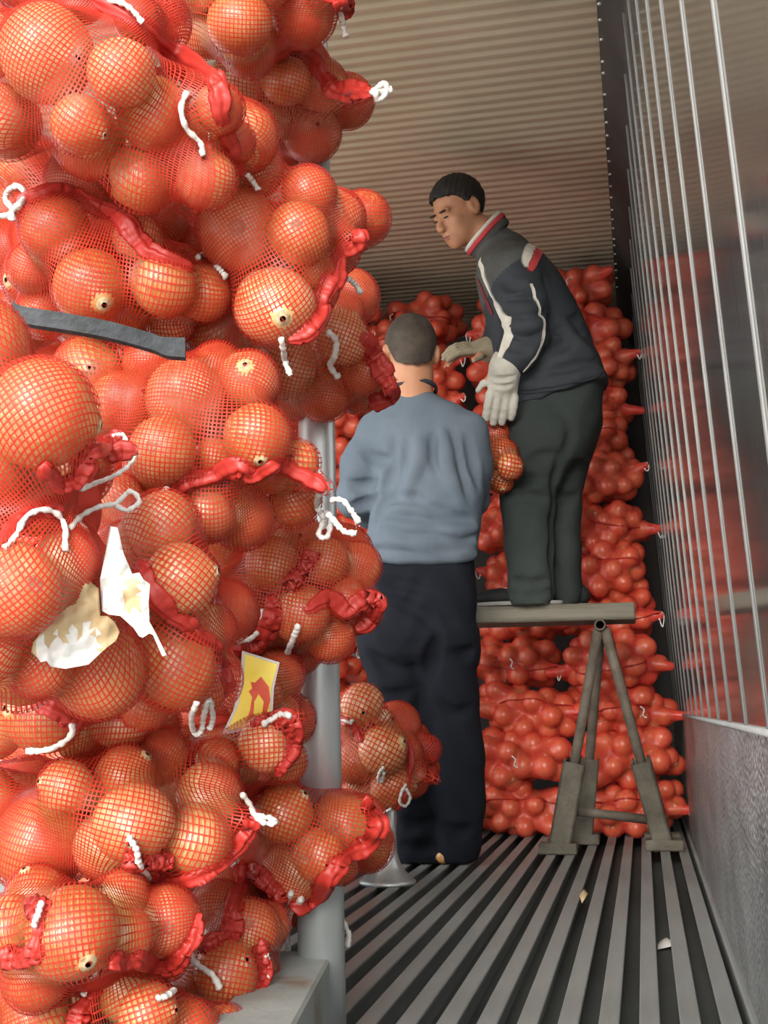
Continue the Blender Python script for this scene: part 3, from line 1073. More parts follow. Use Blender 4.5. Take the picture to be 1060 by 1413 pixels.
# inner column of the near pile, behind the sacks in front
for k in range(6):
    V = FV[(5*k+2) % len(FV)]
    c = np.array([-0.93+0.03*math.sin(k*2.1), 2.02+0.03*math.cos(k*1.7), 0.125+0.10+0.195*k])
    t = thing('onion_bag', (c[0], c[1], c[2]-V['h']/2), 'onion bag in the inner column of the near pile, %s from the cart deck' % ORD[k], 'bag', 'net bags of the near pile')
    for nm, me in V['parts']:
        o = bpy.data.objects.new(nm, me)
        link(o)
        o.parent = t
        o.location = (0, 0, V['h']/2)
    for p, r in zip(V['pos']+c, V['R']):
        mass_v.append(LOV*r+p)
        mass_f.append(LOF+mass_n)
        mass_n += len(LOV)
mo = put('onions', np.vstack(mass_v), np.vstack(mass_f), M['onion_far'])
tag(mo, 'mass of onions packed inside the more distant net bags', 'onion', None, 'stuff')
print('singles', N_SINGLE[0], 'mass', len(mass_v))
# ================================================================== cart deck, pole, trestle, small things
M['galv'] = noisy('galvanised_pipe', [(0.3, (0.44, 0.47, 0.48)), (0.55, (0.58, 0.61, 0.61)), (0.75, (0.70, 0.72, 0.71))], 14, 6, 0.36, 0.65, bumpk=0.08, bscale=60, stretch=(1, 1, 0.3))
M['greypaint'] = noisy('chipped_grey_paint', [(0.32, (0.20, 0.16, 0.12)), (0.42, (0.25, 0.27, 0.25)), (0.8, (0.34, 0.36, 0.34))], 8, 6, 0.6, 0.1, bumpk=0.15, bscale=40)
M['wood'] = noisy('weathered_grey_plank', [(0.25, (0.085, 0.075, 0.055)), (0.5, (0.17, 0.155, 0.12)), (0.8, (0.24, 0.225, 0.18))], 7, 6, 0.85, bumpk=0.5, bscale=18, stretch=(0.25, 4, 5))
M['rust'] = noisy('rusty_pipe', [(0.3, (0.075, 0.055, 0.042)), (0.6, (0.14, 0.115, 0.09)), (0.85, (0.22, 0.19, 0.15))], 16, 6, 0.75, 0.2, bumpk=0.3, bscale=70)
M['angle'] = noisy('muddy_angle_iron', [(0.3, (0.07, 0.06, 0.045)), (0.6, (0.13, 0.115, 0.09)), (0.85, (0.20, 0.18, 0.145))], 13, 6, 0.85, 0.1, bumpk=0.4, bscale=60)
M['rubber'] = noisy('black_rubber', [(0.3, (0.018, 0.02, 0.022)), (0.7, (0.05, 0.055, 0.06))], 30, 5, 0.6, bumpk=0.4, bscale=90, bdist=0.004)
M['paper'] = noisy('white_plastic_paper', [(0.3, (0.50, 0.47, 0.44)), (0.7, (0.60, 0.58, 0.55))], 14, 4, 0.5)
M['cream'] = noisy('yellowed_paper', [(0.3, (0.36, 0.24, 0.12)), (0.7, (0.50, 0.38, 0.22))], 26, 4, 0.6)
M['yellow'] = noisy('yellow_print', [(0.3, (0.80, 0.58, 0.06)), (0.7, (0.88, 0.70, 0.14))], 22, 3, 0.45)
M['redprint'] = noisy('red_print', [(0.3, (0.55, 0.05, 0.02)), (0.7, (0.72, 0.12, 0.05))], 30, 3, 0.45)

# --- cart: a low deck on flared legs, running past the pole into the container
pb = PY(438, 1366, 1.72)
pf = PY(536, 1205, 3.33)
d2 = (pf-pb)[:2]
d2 /= np.linalg.norm(d2)
n2 = np.array([-d2[1], d2[0]])          # to the left of the deck edge
zt = 0.128


def deck_box(s0, s1, w0, w1, z0, z1):
    """box laid along the deck edge: s from the pole, w to the left"""
    v, f = box((s0, w0, z0), (s1, w1, z1), 0.004)
    xy = pb[:2]+v[:, :1]*d2+v[:, 1:2]*n2
    return np.c_[xy, v[:, 2]], f


cart = thing('flatbed_cart', (*(pb[:2]+0.6*d2+0.5*n2), 0.0), 'low grey steel cart deck carrying the near pile of net bags', 'cart')
for k in range(6):
    put('deck_board', *deck_box(-0.95 if k else -0.95, 1.72 if k else 0.03, 0.08+k*0.205, 0.08+k*0.205+0.198, 0.095, 0.118), M['greypaint'], cart, False)
put('side_rail', *deck_box(-0.95, 0.03, -0.02, 0.075, 0.035, zt), M['greypaint'], cart, False)
put('side_rail', *deck_box(0.031, 1.72, 0.135, 0.20, 0.095, 0.185), M['greypaint'], cart, False)
put('end_rail', *deck_box(1.72, 1.79, 0.135, 1.3, 0.095, 0.185), M['greypaint'], cart, False)
put('cross_rail', *deck_box(-0.10, -0.02, 0.076, 1.28, 0.02, 0.094), M['greypaint'], cart, False)
leg_prof = [(0.078, 0.0), (0.078, 0.008), (0.070, 0.014), (0.050, 0.034), (0.036, 0.056), (0.028, 0.085), (0.0265, 0.12), (0.0265, 0.30)]
lc = PY(535, 1216, 3.33)
for c in ((lc[0], lc[1]), tuple(pb[:2]+1.60*d2+1.2*n2), tuple(pb[:2]-0.8*d2+1.2*n2), tuple(pb[:2]-0.8*d2+0.15*n2)):
    pr = leg_prof if c[0] == lc[0] else [(r, min(z, 0.095)) for r, z in leg_prof[:-1]]
    put('leg', *lathe((c[0], c[1], 0.0), pr), M['galv'], cart)
# pole standing in the corner socket, leaning out a little
pa = np.array([pb[0]+0.010, pb[1]-0.012, 0.004])
pt = PD(431, -80, 2.26)
put('pole', *pipe(pa, pt, 0.0345, 0.0255, 24), M['galv'], cart, label='tall galvanised pole')


# --- trestle and plank
def WP(px, py, Y):
    return PY(px, py, Y)


tr0 = WP(828, 862, 3.98)
tr1 = tr0+np.array([0.0, 0.36, 0.0])
tre = thing('trestle', (tr0[0], tr0[1]+0.15, 0.0), 'rusty pipe trestle with thick lower legs holding the plank near the steel wall', 'trestle', None)
put('ridge_pipe', *pipe(tr0, tr1, 0.0185, wall=0.005), M['rust'], tre)


def tleg(top, foot, Yf, split, rw, plate=True):
    a = np.array(top)
    b = WP(*foot, Yf)
    b[2] = 0.006
    put('leg', *pipe(a, a+(b-a)*0.93, 0.0165), M['rust'], tre)
    m = a+(b-a)*split
    ax = (b-m)/np.linalg.norm(b-m)
    v1, f1 = box((-rw, -rw, 0), (rw, -rw+0.007, 1), 0)
    v2, f2 = box((rw-0.007, -rw, 0), (rw, rw, 1), 0)
    v3, f3 = box((-rw, -rw, 0), (-rw+0.007, rw, 1), 0)
    v, f = merge((v1, f1), (v2, f2), (v3, f3))
    L = np.linalg.norm(b-m)
    xh = np.array([1.0, 0, 0])-ax*ax[0]
    xh /= np.linalg.norm(xh)
    yh = np.cross(ax, xh)
    v = m+v[:, :1]*xh+v[:, 1:2]*yh*(1 if yh[1] > 0 else -1)+v[:, 2:]*ax*L*0.985
    sl = put('sleeve', v, f, M['angle'], tre, False)
    if plate:
        put('foot_plate', *box((b[0]-0.062, b[1]-0.045, 0.001), (b[0]+0.062, b[1]+0.045, 0.036), 0.004), M['angle'], tre, False)
    return a, b


la, lb = tleg(tr0+[-0.006, 0.03, -0.01], (771, 1176), 4.07, 0.60, 0.036)
ra, rb_ = tleg(tr0+[0.014, 0.03, -0.01], (917, 1166), 4.20, 0.60, 0.032)
tleg(tr1+[-0.01, -0.03, -0.01], (803, 1157), 4.36, 0.60, 0.034)
tleg(tr1+[0.014, -0.03, -0.01], (914, 1150), 4.40, 0.60, 0.030)
put('cross_bar', *pipe(WP(792, 1119, 4.13), WP(896, 1131, 4.17), 0.0155), M['rust'], tre)
# far trestle of the same make, behind the man on the floor
tc = np.array([tr0[0]-1.15, tr0[1]+0.02, tr0[2]])
tr2 = thing('trestle', (tc[0], tc[1]+0.15, 0), 'second pipe trestle under the hidden left end of the plank', 'trestle')
put('ridge_pipe', *pipe(tc, tc+[0, 0.36, 0], 0.0185, wall=0.005), M['rust'], tr2)
for sx, sy in ((-1, 0.03), (1, 0.03), (-1, 0.33), (1, 0.33)):
    put('leg', *pipe(tc+[0.01*sx, sy, -0.01], (tc[0]+0.18*sx, tc[1]+sy+0.05, 0.004), 0.0165), M['rust'], tr2)
# the plank
zb = tr0[2]+0.0187
pr_ = WP(877, 850, 4.06)
x1 = pr_[0]
v, f = box((x1-1.75, 4.02, zb), (x1, 4.27, zb+0.056), 0.005)
v[:, 2] += 0.0
plank = put('wooden_plank', v, f, M['wood'], None, False)
tag(plank, 'weathered grey plank on trestles that the man in the striped jacket stands on', 'plank')
put('plank_nail', *lathe((x1-0.09, 4.15, zb+0.0555), [(0.006, 0), (0.005, 0.003), (0.001, 0.004)], 10), M['rust'], plank)

# --- black strap across the pile
sp = np.array([PD(x, y, d) for x, y, d in ((18, 430, 1.24), (34, 437, 1.235), (90, 446, 1.24), (150, 457, 1.25), (205, 472, 1.265), (228, 480, 1.27), (256, 482, 1.275))])
q = catmull(sp, 40)
hw = np.interp(np.arange(40), [0, 30, 34, 39], [0.0082, 0.0082, 0.0095, 0.0100])
V, F = [], []
for i in range(40):
    u = UP*hw[i]
    n = -FW*0.004+UP*0.002
    V += [q[i]+u+n, q[i]-u+n*0.6, q[i]-u-n, q[i]+u-n]
for i in range(39):
    for j in range(4):
        F.append([i*4+j, i*4+(j+1) % 4, i*4+4+(j+1) % 4, i*4+4+j])
F += [[0, 3, 2, 1], [156, 157, 158, 159]]
st = put('rubber_strap', V, F, M['rubber'], None, False)
tag(st, 'black flat rubber strap lying across the near bags on the left', 'strap')

# --- torn paper labels tied to the closest bag, printed card inside another
from mathutils.geometry import delaunay_2d_cdt


def sheet(poly, step, depth, thick, seed=0, crumple=0.004):
    poly = np.array(poly, float)
    pts = [Vector(p) for p in poly]
    e = [(i, (i+1) % len(poly)) for i in range(len(poly))]
    g = np.random.default_rng(seed)
    lo, hi = poly.min(0), poly.max(0)
    for x in np.arange(lo[0], hi[0], step):
        for y in np.arange(lo[1], hi[1], step):
            p = (x+g.uniform(-.3, .3)*step, y+g.uniform(-.3, .3)*step)
            ins = False
            j = len(poly)-1
            for i in range(len(poly)):
                if (poly[i, 1] > p[1]) != (poly[j, 1] > p[1]) and p[0] < (poly[j, 0]-poly[i, 0])*(p[1]-poly[i, 1])/(poly[j, 1]-poly[i, 1])+poly[i, 0]:
                    ins = not ins
                j = i
            if ins:
                pts.append(Vector(p))
    vs, _, fs, _, _, _ = delaunay_2d_cdt(pts, e, [], 1, 1e-5)
    P2 = np.array([(v.x, v.y) for v in vs])
    D = np.array([depth(x, y) for x, y in P2])+crumple*(np.sin(P2[:, 0]*0.23+seed)+np.cos(P2[:, 1]*0.17+P2[:, 0]*0.09))
    P = np.array([PD(x, y, d) for (x, y), d in zip(P2, D)])
    n = len(P)
    fs = [list(f) for f in fs]
    edge = {}
    for f in fs:
        for a, b in zip(f, f[1:]+f[:1]):
            edge[(a, b)] = 1
    rim = [[a, b, b+n, a+n] for (a, b) in edge if (b, a) not in edge]
    return np.vstack([P, P+FW*thick]), fs+[[i+n for i in f[::-1]] for f in fs]+rim, P2


def bag_by(key):
    i = [k for k, b in enumerate(BAGS) if b.key == key][0]
    return BAGS[i], BAG_OBJ[i]


bH, oH = bag_by('H')


def dep_on(b, lift, default):
    def fn(x, y):
        p, t = on_bag(b, x, y, lift)
        return t if t is not None else default
    return fn


def flatdep(d0, gx=0.0, gy=0.0, cx=0, cy=0):
    return lambda x, y: d0+gx*(x-cx)+gy*(y-cy)


def two_tone(o, P2n, test, mats):
    me = o.data
    for m_ in mats[1:]:
        me.materials.append(m_)
    n = len(P2n)
    mi = [1 if test(*np.mean([P2n[v % n] for v in p.vertices], axis=0)) else 0 for p in me.polygons]
    me.polygons.foreach_set('material_index', mi)


dH = min(on_bag(bH, 100, 860, 0.01)[1] or 0.95, on_bag(bH, 130, 900, 0.01)[1] or 0.95)-0.012
v, f, P2 = sheet([(80, 742), (84, 770), (78, 784), (84, 800), (82, 826), (70, 856), (46, 886), (43, 900), (52, 908), (56, 914), (64, 912), (70, 920), (90, 923), (122, 917), (140, 900), (160, 884), (165, 872), (158, 858), (148, 850), (138, 850), (136, 812), (128, 806), (122, 800), (114, 801), (120, 790), (122, 772), (117, 760), (108, 756), (102, 768), (104, 784), (98, 782), (90, 768), (92, 742)], 9, flatdep(dH, 0.0001, 0.00005, 100, 860), 0.0012, 3)
o = put('paper_tag', v, f, M['cream'], oH, True, 'torn yellowed paper label, white below')
two_tone(o, P2, lambda x, y: y > 888-0.32*(x-60)+10*math.sin(x*0.3) and x < 136, [M['cream'], M['paper']])
v, f, P2 = sheet([(152, 726), (146, 760), (138, 800), (141, 843), (150, 848), (166, 850), (184, 866), (192, 878), (197, 880), (206, 874), (211, 876), (224, 906), (230, 904), (214, 872), (206, 858), (205, 830), (207, 806), (198, 800), (192, 790), (182, 792), (170, 762), (162, 728)], 8, flatdep(dH-0.004, -0.0001, 0.0, 170, 800), 0.0012, 5)
o = put('paper_tag', v, f, M['paper'], oH, True, 'torn white plastic label')
two_tone(o, P2, lambda x, y: 172 < x < 192 and 800 < y < 842, [M['paper'], M['cream']])

bP, oP = bag_by('P')
dp = bP.D-0.065


def card(poly, lift, mat, name, lab=None, step=12):
    v, f, _ = sheet(poly, step, lambda x, y: dp-lift+0.00012*abs(x-350), 0.0008, 1, 0.0)
    return put(name, v, f, mat, oP, False, lab)


card([(334, 898), (386, 914), (378, 950), (376, 992), (340, 1008), (306, 1014), (322, 980), (332, 940)], 0.0, M['paper'], 'printed_card', 'yellow printed card with an onion picture')
card([(338, 902), (383, 917), (374, 950), (372, 988), (340, 1003), (313, 1008), (328, 976), (337, 940)], 0.0012, M['yellow'], 'card_field')
card([(360, 934), (352, 942), (346, 941), (348, 950), (343, 954), (348, 962), (345, 980), (340, 996), (352, 1000), (366, 990), (373, 966), (371, 948)], 0.0024, M['redprint'], 'onion_print', None, 8)
card([(357, 958), (351, 968), (350, 985), (355, 994), (362, 984), (364, 968)], 0.0036, M['yellow'], 'onion_print_core', None, 8)

# --- litter on the floor
def flake(pts, z, mat, name, lab, cat, seed):
    g = np.random.default_rng(seed)
    P = np.array([PY(x, y, Y) for x, y, Y in pts])
    P[:, 2] = z+g.uniform(0, 0.012, len(P))
    c = P.mean(0)+np.array([0, 0, 0.012])
    V = np.vstack([P, c, P-[0, 0, 0.0015], c-[0, 0, 0.0015]])
    n = len(P)
    F = [[i, (i+1) % n, n] for i in range(n)]+[[n+1+(i+1) % n, n+1+i, 2*n+1] for i in range(n)]+[[(i+1) % n, i, n+1+i, n+1+(i+1) % n] for i in range(n)]
    o = put(name, V, F, mat, None, True)
    tag(o, lab, cat)


def floor_at(px, py, z):
    d = ray(px, py)
    return CAM+d*((z-CAM[2])/d[2])


def floorY(py):
    t = math.tan(math.atan((IH/2-py)/FPX)+PITCH)
    return -0.47/t


flake([(x, y, floor_at(x, y, -0.046)[1]) for x, y in ((907, 1303), (921, 1302), (933, 1303), (934, 1311), (908, 1312))], -0.046, M['paper'], 'paper_scrap', 'small white paper scrap in a floor channel near the steel wall', 'scrap', 1)
flake([(799, 1228, floorY(1236)), (806, 1219, floorY(1228)), (811, 1230, floorY(1238)), (803, 1240, floorY(1246))], -0.002, M['cream'], 'onion_skin', 'dry brown scrap of onion skin on a floor rib in front of the trestle', 'onion skin', 2)

c = floor_at(611, 1192, 0.002)
o = add_onion(c+np.array([0, 0, 0.021]), 0.021, 'small pale onion lying on the floor beside the foot of the man in blue', None)
flake([(x, y, floor_at(x, y, 0.002)[1]) for x, y in ((628, 1186), (642, 1181), (652, 1185), (646, 1190), (634, 1191))], 0.002, M['paper'], 'onion_skin', 'whitish onion skin scrap on the floor beside the foot of the man in blue', 'onion skin', 4)
# ================================================================== people: smooth-blended volumes turned into one skin
class Vol:
    def __init__(s, lo, hi, h):
        s.lo = np.array(lo, float)
        s.h = h
        s.n = np.maximum(np.ceil((np.array(hi)-s.lo)/h).astype(int)+1, 4)
        s.D = np.full(s.n, 0.5, np.float32)

    def block(s, c, r):
        a = np.clip(np.floor((c-r-s.lo)/s.h).astype(int), 0, s.n)
        b = np.clip(np.ceil((c+r-s.lo)/s.h).astype(int)+1, 0, s.n)
        if (b <= a).any():
            return None, None
        ax = [s.lo[i]+s.h*np.arange(a[i], b[i]) for i in range(3)]
        X, Y, Z = np.meshgrid(*ax, indexing='ij')
        return (slice(a[0], b[0]), slice(a[1], b[1]), slice(a[2], b[2])), np.stack([X, Y, Z], -1)

    def blend(s, sl, d, k, op):
        o = s.D[sl]
        d = d.astype(np.float32)
        if op == 'sub':
            d = -d
            if k > 0:
                hh = np.clip(0.5-0.5*(o-d)/k, 0, 1)
                s.D[sl] = o*(1-hh)+d*hh+k*hh*(1-hh)
            else:
                s.D[sl] = np.maximum(o, d)
        else:
            if k > 0:
                hh = np.clip(0.5+0.5*(o-d)/k, 0, 1)
                s.D[sl] = o*(1-hh)+d*hh-k*hh*(1-hh)
            else:
                s.D[sl] = np.minimum(o, d)

    def cone(s, a, b, ra, rb, k=0.02, op='add'):
        a, b = np.asarray(a, float), np.asarray(b, float)
        c, r = (a+b)/2, np.linalg.norm(b-a)/2+max(ra, rb)+k*1.5+0.03
        sl, p = s.block(c, r)
        if sl is None: return
        ba = b-a
        q = p-a
        t = np.clip((q@ba)/(ba@ba+1e-12), 0, 1)
        d = np.linalg.norm(q-t[..., None]*ba, axis=-1)-(ra+(rb-ra)*t)
        s.blend(sl, d, k, op)

    def chain(s, pts, rad, k=0.02, op='add'):
        for i in range(len(pts)-1):
            s.cone(pts[i], pts[i+1], rad[i], rad[i+1], k, op)

    def ell(s, fr, c, rad, k=0.015, op='add'):
        o, Bm = fr                       # frame origin, columns = axes
        rad = np.asarray(rad, float)
        w = o+Bm@np.asarray(c, float)
        sl, p = s.block(w, rad.max()+k*1.5+0.03)
        if sl is None: return
        q = (p-w)@Bm
        k0 = np.linalg.norm(q/rad, axis=-1)
        k1 = np.linalg.norm(q/rad**2, axis=-1)+1e-9
        s.blend(sl, k0*(k0-1)/k1, k, op)

    def column(s, fr, us, cv, cw, a, b, k=0.02, op='add', pw=2.0):
        """loft: at height u along the frame's third axis a superellipse centred (cv, cw), half-widths a, b"""
        o, Bm = fr
        us = np.asarray(us, float)
        mid = o+Bm[:, 2]*(us[0]+us[-1])/2+Bm[:, 0]*np.mean(cv)+Bm[:, 1]*np.mean(cw)
        r = abs(us[-1]-us[0])/2+max(np.max(a), np.max(b))*1.5+0.06
        sl, p = s.block(mid, r)
        if sl is None: return
        q = (p-o)@Bm
        u = q[..., 2]
        fn = lambda arr: np.interp(u, us, np.broadcast_to(np.asarray(arr, float), us.shape))
        A, Bq = fn(a), fn(b)
        dv, dw = np.abs(q[..., 0]-fn(cv))/A, np.abs(q[..., 1]-fn(cw))/Bq
        m = (dv**pw+dw**pw)**(1/pw)
        d = (m-1)*np.minimum(A, Bq)
        d = np.maximum(d, np.maximum(us[0]-u, u-us[-1]))
        s.blend(sl, d, k, op)

    def half(s, o, n, k=0.0):
        """cut away everything on the side the normal points to"""
        sl, p = s.block(s.lo+s.h*s.n/2, 10.0)
        n = np.asarray(n, float)/np.linalg.norm(n)
        s.blend(sl, -((p-np.asarray(o))@n), k, 'sub')

    def field(s, fn):
        sl, p = s.block(s.lo+s.h*s.n/2, 10.0)
        s.D[sl] += fn(p).astype(np.float32)

    def sample(s, p):
        g = (np.asarray(p)-s.lo)/s.h
        g = np.clip(g, 0, s.n-1.001)
        i = g.astype(int)
        f = g-i
        out = 0
        for dx in (0, 1):
            for dy in (0, 1):
                for dz in (0, 1):
                    w = np.abs(1-dx-f[..., 0])*np.abs(1-dy-f[..., 1])*np.abs(1-dz-f[..., 2])
                    out = out+w*s.D[i[..., 0]+dx, i[..., 1]+dy, i[..., 2]+dz]
        inside = ((np.asarray(p) >= s.lo) & (np.asarray(p) <= s.lo+s.h*(s.n-1))).all(-1)
        return np.where(inside, out, 0.5)

    def hit(s, px, py, lift=0.0, start=2.8, stop=5.2):
        t = np.arange(start, stop, 0.004)
        p = CAM+t[:, None]*ray(px, py)
        d = s.sample(p)
        w = np.where(d < lift)[0]
        if len(w) == 0:
            return None
        i = w[0]
        return p[i]

    def hits(s, pts, n, lift=0.0):
        P2 = catmull(np.array(pts, float), n)
        H = [s.hit(x, y, lift) for x, y in P2]
        ds = np.array([np.nan if h is None else (h-CAM)@FW for h in H])
        ok = ~np.isnan(ds)
        if not ok.any():
            return None
        ds = np.interp(np.arange(n), np.arange(n)[ok], ds[ok])
        if n > 8:
            ds = np.convolve(np.pad(ds, 2, mode='edge'), np.ones(5)/5, 'valid')
        return np.array([PD(x, y, t) for (x, y), t in zip(P2, ds)])

    def fold(s, pts, r, n=14, k=0.02, depth=0.4, op='sub'):
        """a crease (sub) or a roll of cloth (add) along a line seen on the cloth"""
        H = s.hits(pts, n)
        if H is None: return
        toc = (CAM-H)/np.linalg.norm(CAM-H, axis=1)[:, None]
        H = H+toc*(r*(1-depth) if op == 'sub' else -r*(1-depth))
        tp = np.clip(np.minimum(np.arange(n), np.arange(n)[::-1])/(n*0.3), 0.25, 1)
        s.chain(H, r*tp, k, op)

    def mesh(s, smooth=1):
        D = s.D
        S = D < 0
        n0, n1, n2 = D.shape
        c = np.zeros((n0-1, n1-1, n2-1), np.uint8)
        offs = [(i, j, k) for i in (0, 1) for j in (0, 1) for k in (0, 1)]
        for i, j, k in offs:
            c += S[i:n0-1+i, j:n1-1+j, k:n2-1+k]
        act = (c > 0) & (c < 8)
        I = np.argwhere(act)
        ids = np.full(act.shape, -1, np.int64)
        ids[act] = np.arange(len(I))
        val = np.stack([D[I[:, 0]+i, I[:, 1]+j, I[:, 2]+k] for i, j, k in offs], 1)
        O = np.array(offs, float)
        sm, ct = np.zeros((len(I), 3)), np.zeros(len(I))
        for a in range(8):
            for b in range(a+1, 8):
                if np.abs(O[a]-O[b]).sum() == 1:
                    va, vb = val[:, a], val[:, b]
                    m = (va < 0) != (vb < 0)
                    t = np.where(m, va/np.where(m, va-vb, 1), 0)
                    sm += np.where(m[:, None], O[a]+(O[b]-O[a])*t[:, None], 0)
                    ct += m
        V = s.lo+s.h*(I+sm/ct[:, None])
        F = []
        for ax in range(3):
            b, c2 = (ax+1) % 3, (ax+2) % 3
            sl1 = [slice(None)]*3; sl2 = [slice(None)]*3
            sl1[ax] = slice(0, -1); sl2[ax] = slice(1, None)
            A, Bv = S[tuple(sl1)], S[tuple(sl2)]
            e = np.argwhere(A != Bv)
            ok = (e[:, b] > 0) & (e[:, c2] > 0) & (e[:, b] < D.shape[b]-1) & (e[:, c2] < D.shape[c2]-1)
            e = e[ok]
            ins = A[tuple(e.T)]
            q = []
            for db, dc in ((-1, -1), (0, -1), (0, 0), (-1, 0)):
                g = e.copy()
                g[:, b] += db; g[:, c2] += dc
                q.append(ids[tuple(g.T)])
            q = np.stack(q, 1)
            q[~ins] = q[~ins][:, ::-1]
            F.append(q)
        F = np.vstack(F)
        F = F[(F >= 0).all(1)]
        for _ in range(smooth):
            acc, cnt = np.zeros_like(V), np.zeros(len(V))
            for a, b in ((0, 1), (1, 2), (2, 3), (3, 0)):
                np.add.at(acc, F[:, a], V[F[:, b]]); np.add.at(cnt, F[:, a], 1)
                np.add.at(acc, F[:, b], V[F[:, a]]); np.add.at(cnt, F[:, b], 1)
            V = V*0.5+0.5*acc/np.maximum(cnt, 1)[:, None]
        return V, F


def cloth(name, dark, light, scale=5, rough=0.9, weave=420, bk=0.25):
    m = noisy(name, [(0.3, dark), (0.7, light)], scale, 5, rough, spec=0.2)
    nt = m.node_tree
    n = noise(nt, weave, 2)
    n2 = noise(nt, 26, 4)
    ad = nt.nodes.new('ShaderNodeMath'); ad.operation = 'MULTIPLY_ADD'
    ad.inputs[1].default_value = 0.25
    nt.links.new(n.outputs['Fac'], ad.inputs[0])
    nt.links.new(n2.outputs['Fac'], ad.inputs[2])
    bump(nt, nt.nodes['Principled BSDF'], ad.outputs[0], bk, 0.012)
    return m


M['skin'] = noisy('tanned_skin', [(0.3, (0.42, 0.185, 0.095)), (0.7, (0.52, 0.25, 0.14))], 14, 4, 0.5, spec=0.4, bumpk=0.1, bscale=150, bdist=0.003)
M['lip'] = noisy('lip_skin', [(0.3, (0.36, 0.12, 0.09)), (0.7, (0.42, 0.16, 0.12))], 30, 2, 0.5)
M['hair'] = noisy('black_hair', [(0.3, (0.008, 0.007, 0.006)), (0.7, (0.022, 0.018, 0.015))], 90, 4, 0.6, bumpk=0.6, bscale=300, bdist=0.006)
M['crop'] = noisy('cropped_hair', [(0.3, (0.030, 0.022, 0.016)), (0.7, (0.075, 0.057, 0.042))], 22, 4, 0.8, bumpk=0.4, bscale=420, bdist=0.004)
M['eye'] = noisy('dark_eye', [(0.3, (0.012, 0.01, 0.01)), (0.7, (0.03, 0.022, 0.02))], 20, 2, 0.3)
M['sweater'] = cloth('blue_grey_sweater', (0.088, 0.113, 0.142), (0.125, 0.152, 0.184), 4)
M['collar'] = cloth('dark_rib_collar', (0.03, 0.032, 0.045), (0.05, 0.052, 0.066), 20)
M['navy'] = cloth('navy_trousers', (0.005, 0.006, 0.010), (0.010, 0.012, 0.018), 3)
M['jacket'] = cloth('slate_jacket', (0.026, 0.030, 0.035), (0.043, 0.049, 0.056), 4, 0.75)
M['yoke'] = cloth('grey_jacket_yoke', (0.062, 0.062, 0.058), (0.09, 0.09, 0.084), 6, 0.85)
M['pipingw'] = cloth('off_white_piping', (0.50, 0.46, 0.40), (0.66, 0.62, 0.55), 18)
M['red'] = cloth('red_trim', (0.42, 0.045, 0.05), (0.55, 0.07, 0.075), 12)
M['maroon'] = cloth('maroon_panel', (0.14, 0.025, 0.03), (0.22, 0.04, 0.05), 12)
M['slacks'] = cloth('green_grey_trousers', (0.022, 0.028, 0.027), (0.041, 0.049, 0.046), 3)
M['glove'] = cloth('worn_white_glove', (0.36, 0.34, 0.29), (0.52, 0.50, 0.44), 14, 0.9, 300, 0.4)
M['glove2'] = cloth('dirty_beige_glove', (0.24, 0.20, 0.135), (0.35, 0.30, 0.21), 14, 0.9, 300, 0.4)
M['shoe'] = cloth('black_shoe', (0.010, 0.010, 0.011), (0.022, 0.022, 0.022), 10, 0.7)
M['sole'] = cloth('grey_sole', (0.20, 0.19, 0.17), (0.30, 0.29, 0.26), 10, 0.8)

EZ = np.array([0, 0, 1.0])


def head_into(v, fr, k=1.0):
    e = lambda c, r, kk=0.012, op='add': v.ell(fr, np.array(c)*k, np.array(r)*k, kk, op)
    e((0, -0.012, 0.035), (0.076, 0.094, 0.086), 0.02)
    e((0, 0.022, -0.030), (0.065, 0.067, 0.085), 0.03)
    for sx in (-1, 1):
        e((sx*0.040, 0.040, -0.045), (0.022, 0.030, 0.034), 0.025)
    for sx in (-1, 1):
        e((sx*0.036, 0.012, -0.070), (0.026, 0.046, 0.030), 0.025)
        e((sx*0.043, 0.062, -0.024), (0.022, 0.020, 0.020), 0.018)
        e((sx*0.030, 0.080, 0.019), (0.026, 0.012, 0.009), 0.012)
    e((0, 0.062, -0.098), (0.030, 0.026, 0.022), 0.025)
    e((0, 0.068, -0.066), (0.033, 0.026, 0.030), 0.02)
    for sx in (-1, 1):
        e((sx*0.031, 0.097, 0.000), (0.0175, 0.014, 0.0105), 0.010, 'sub')
        e((sx*0.031, 0.076, -0.001), (0.0155, 0.0135, 0.0115), 0.006)
    W = lambda c: fr[0]+fr[1]@(np.array(c)*k)
    v.cone(W((0, 0.083, 0.010)), W((0, 0.107, -0.030)), 0.0085*k, 0.0118*k, 0.010)
    e((0, 0.103, -0.037), (0.0185, 0.014, 0.0105), 0.008)
    e((0, 0.092, -0.0635), (0.023, 0.0075, 0.0055), 0.006)
    e((0, 0.090, -0.0755), (0.020, 0.0085, 0.006), 0.006)
    v.cone(W((-0.021, 0.094, -0.0695)), W((0.021, 0.094, -0.0695)), 0.0028*k, 0.0028*k, 0.004, 'sub')
    for sx in (-1, 1):
        e((sx*0.079, -0.012, -0.004), (0.012, 0.023, 0.034), 0.008)
        e((sx*0.083, -0.017, 0.000), (0.009, 0.017, 0.026), 0.004)
        e((sx*0.093, -0.006, 0.000), (0.008, 0.012, 0.019), 0.005, 'sub')


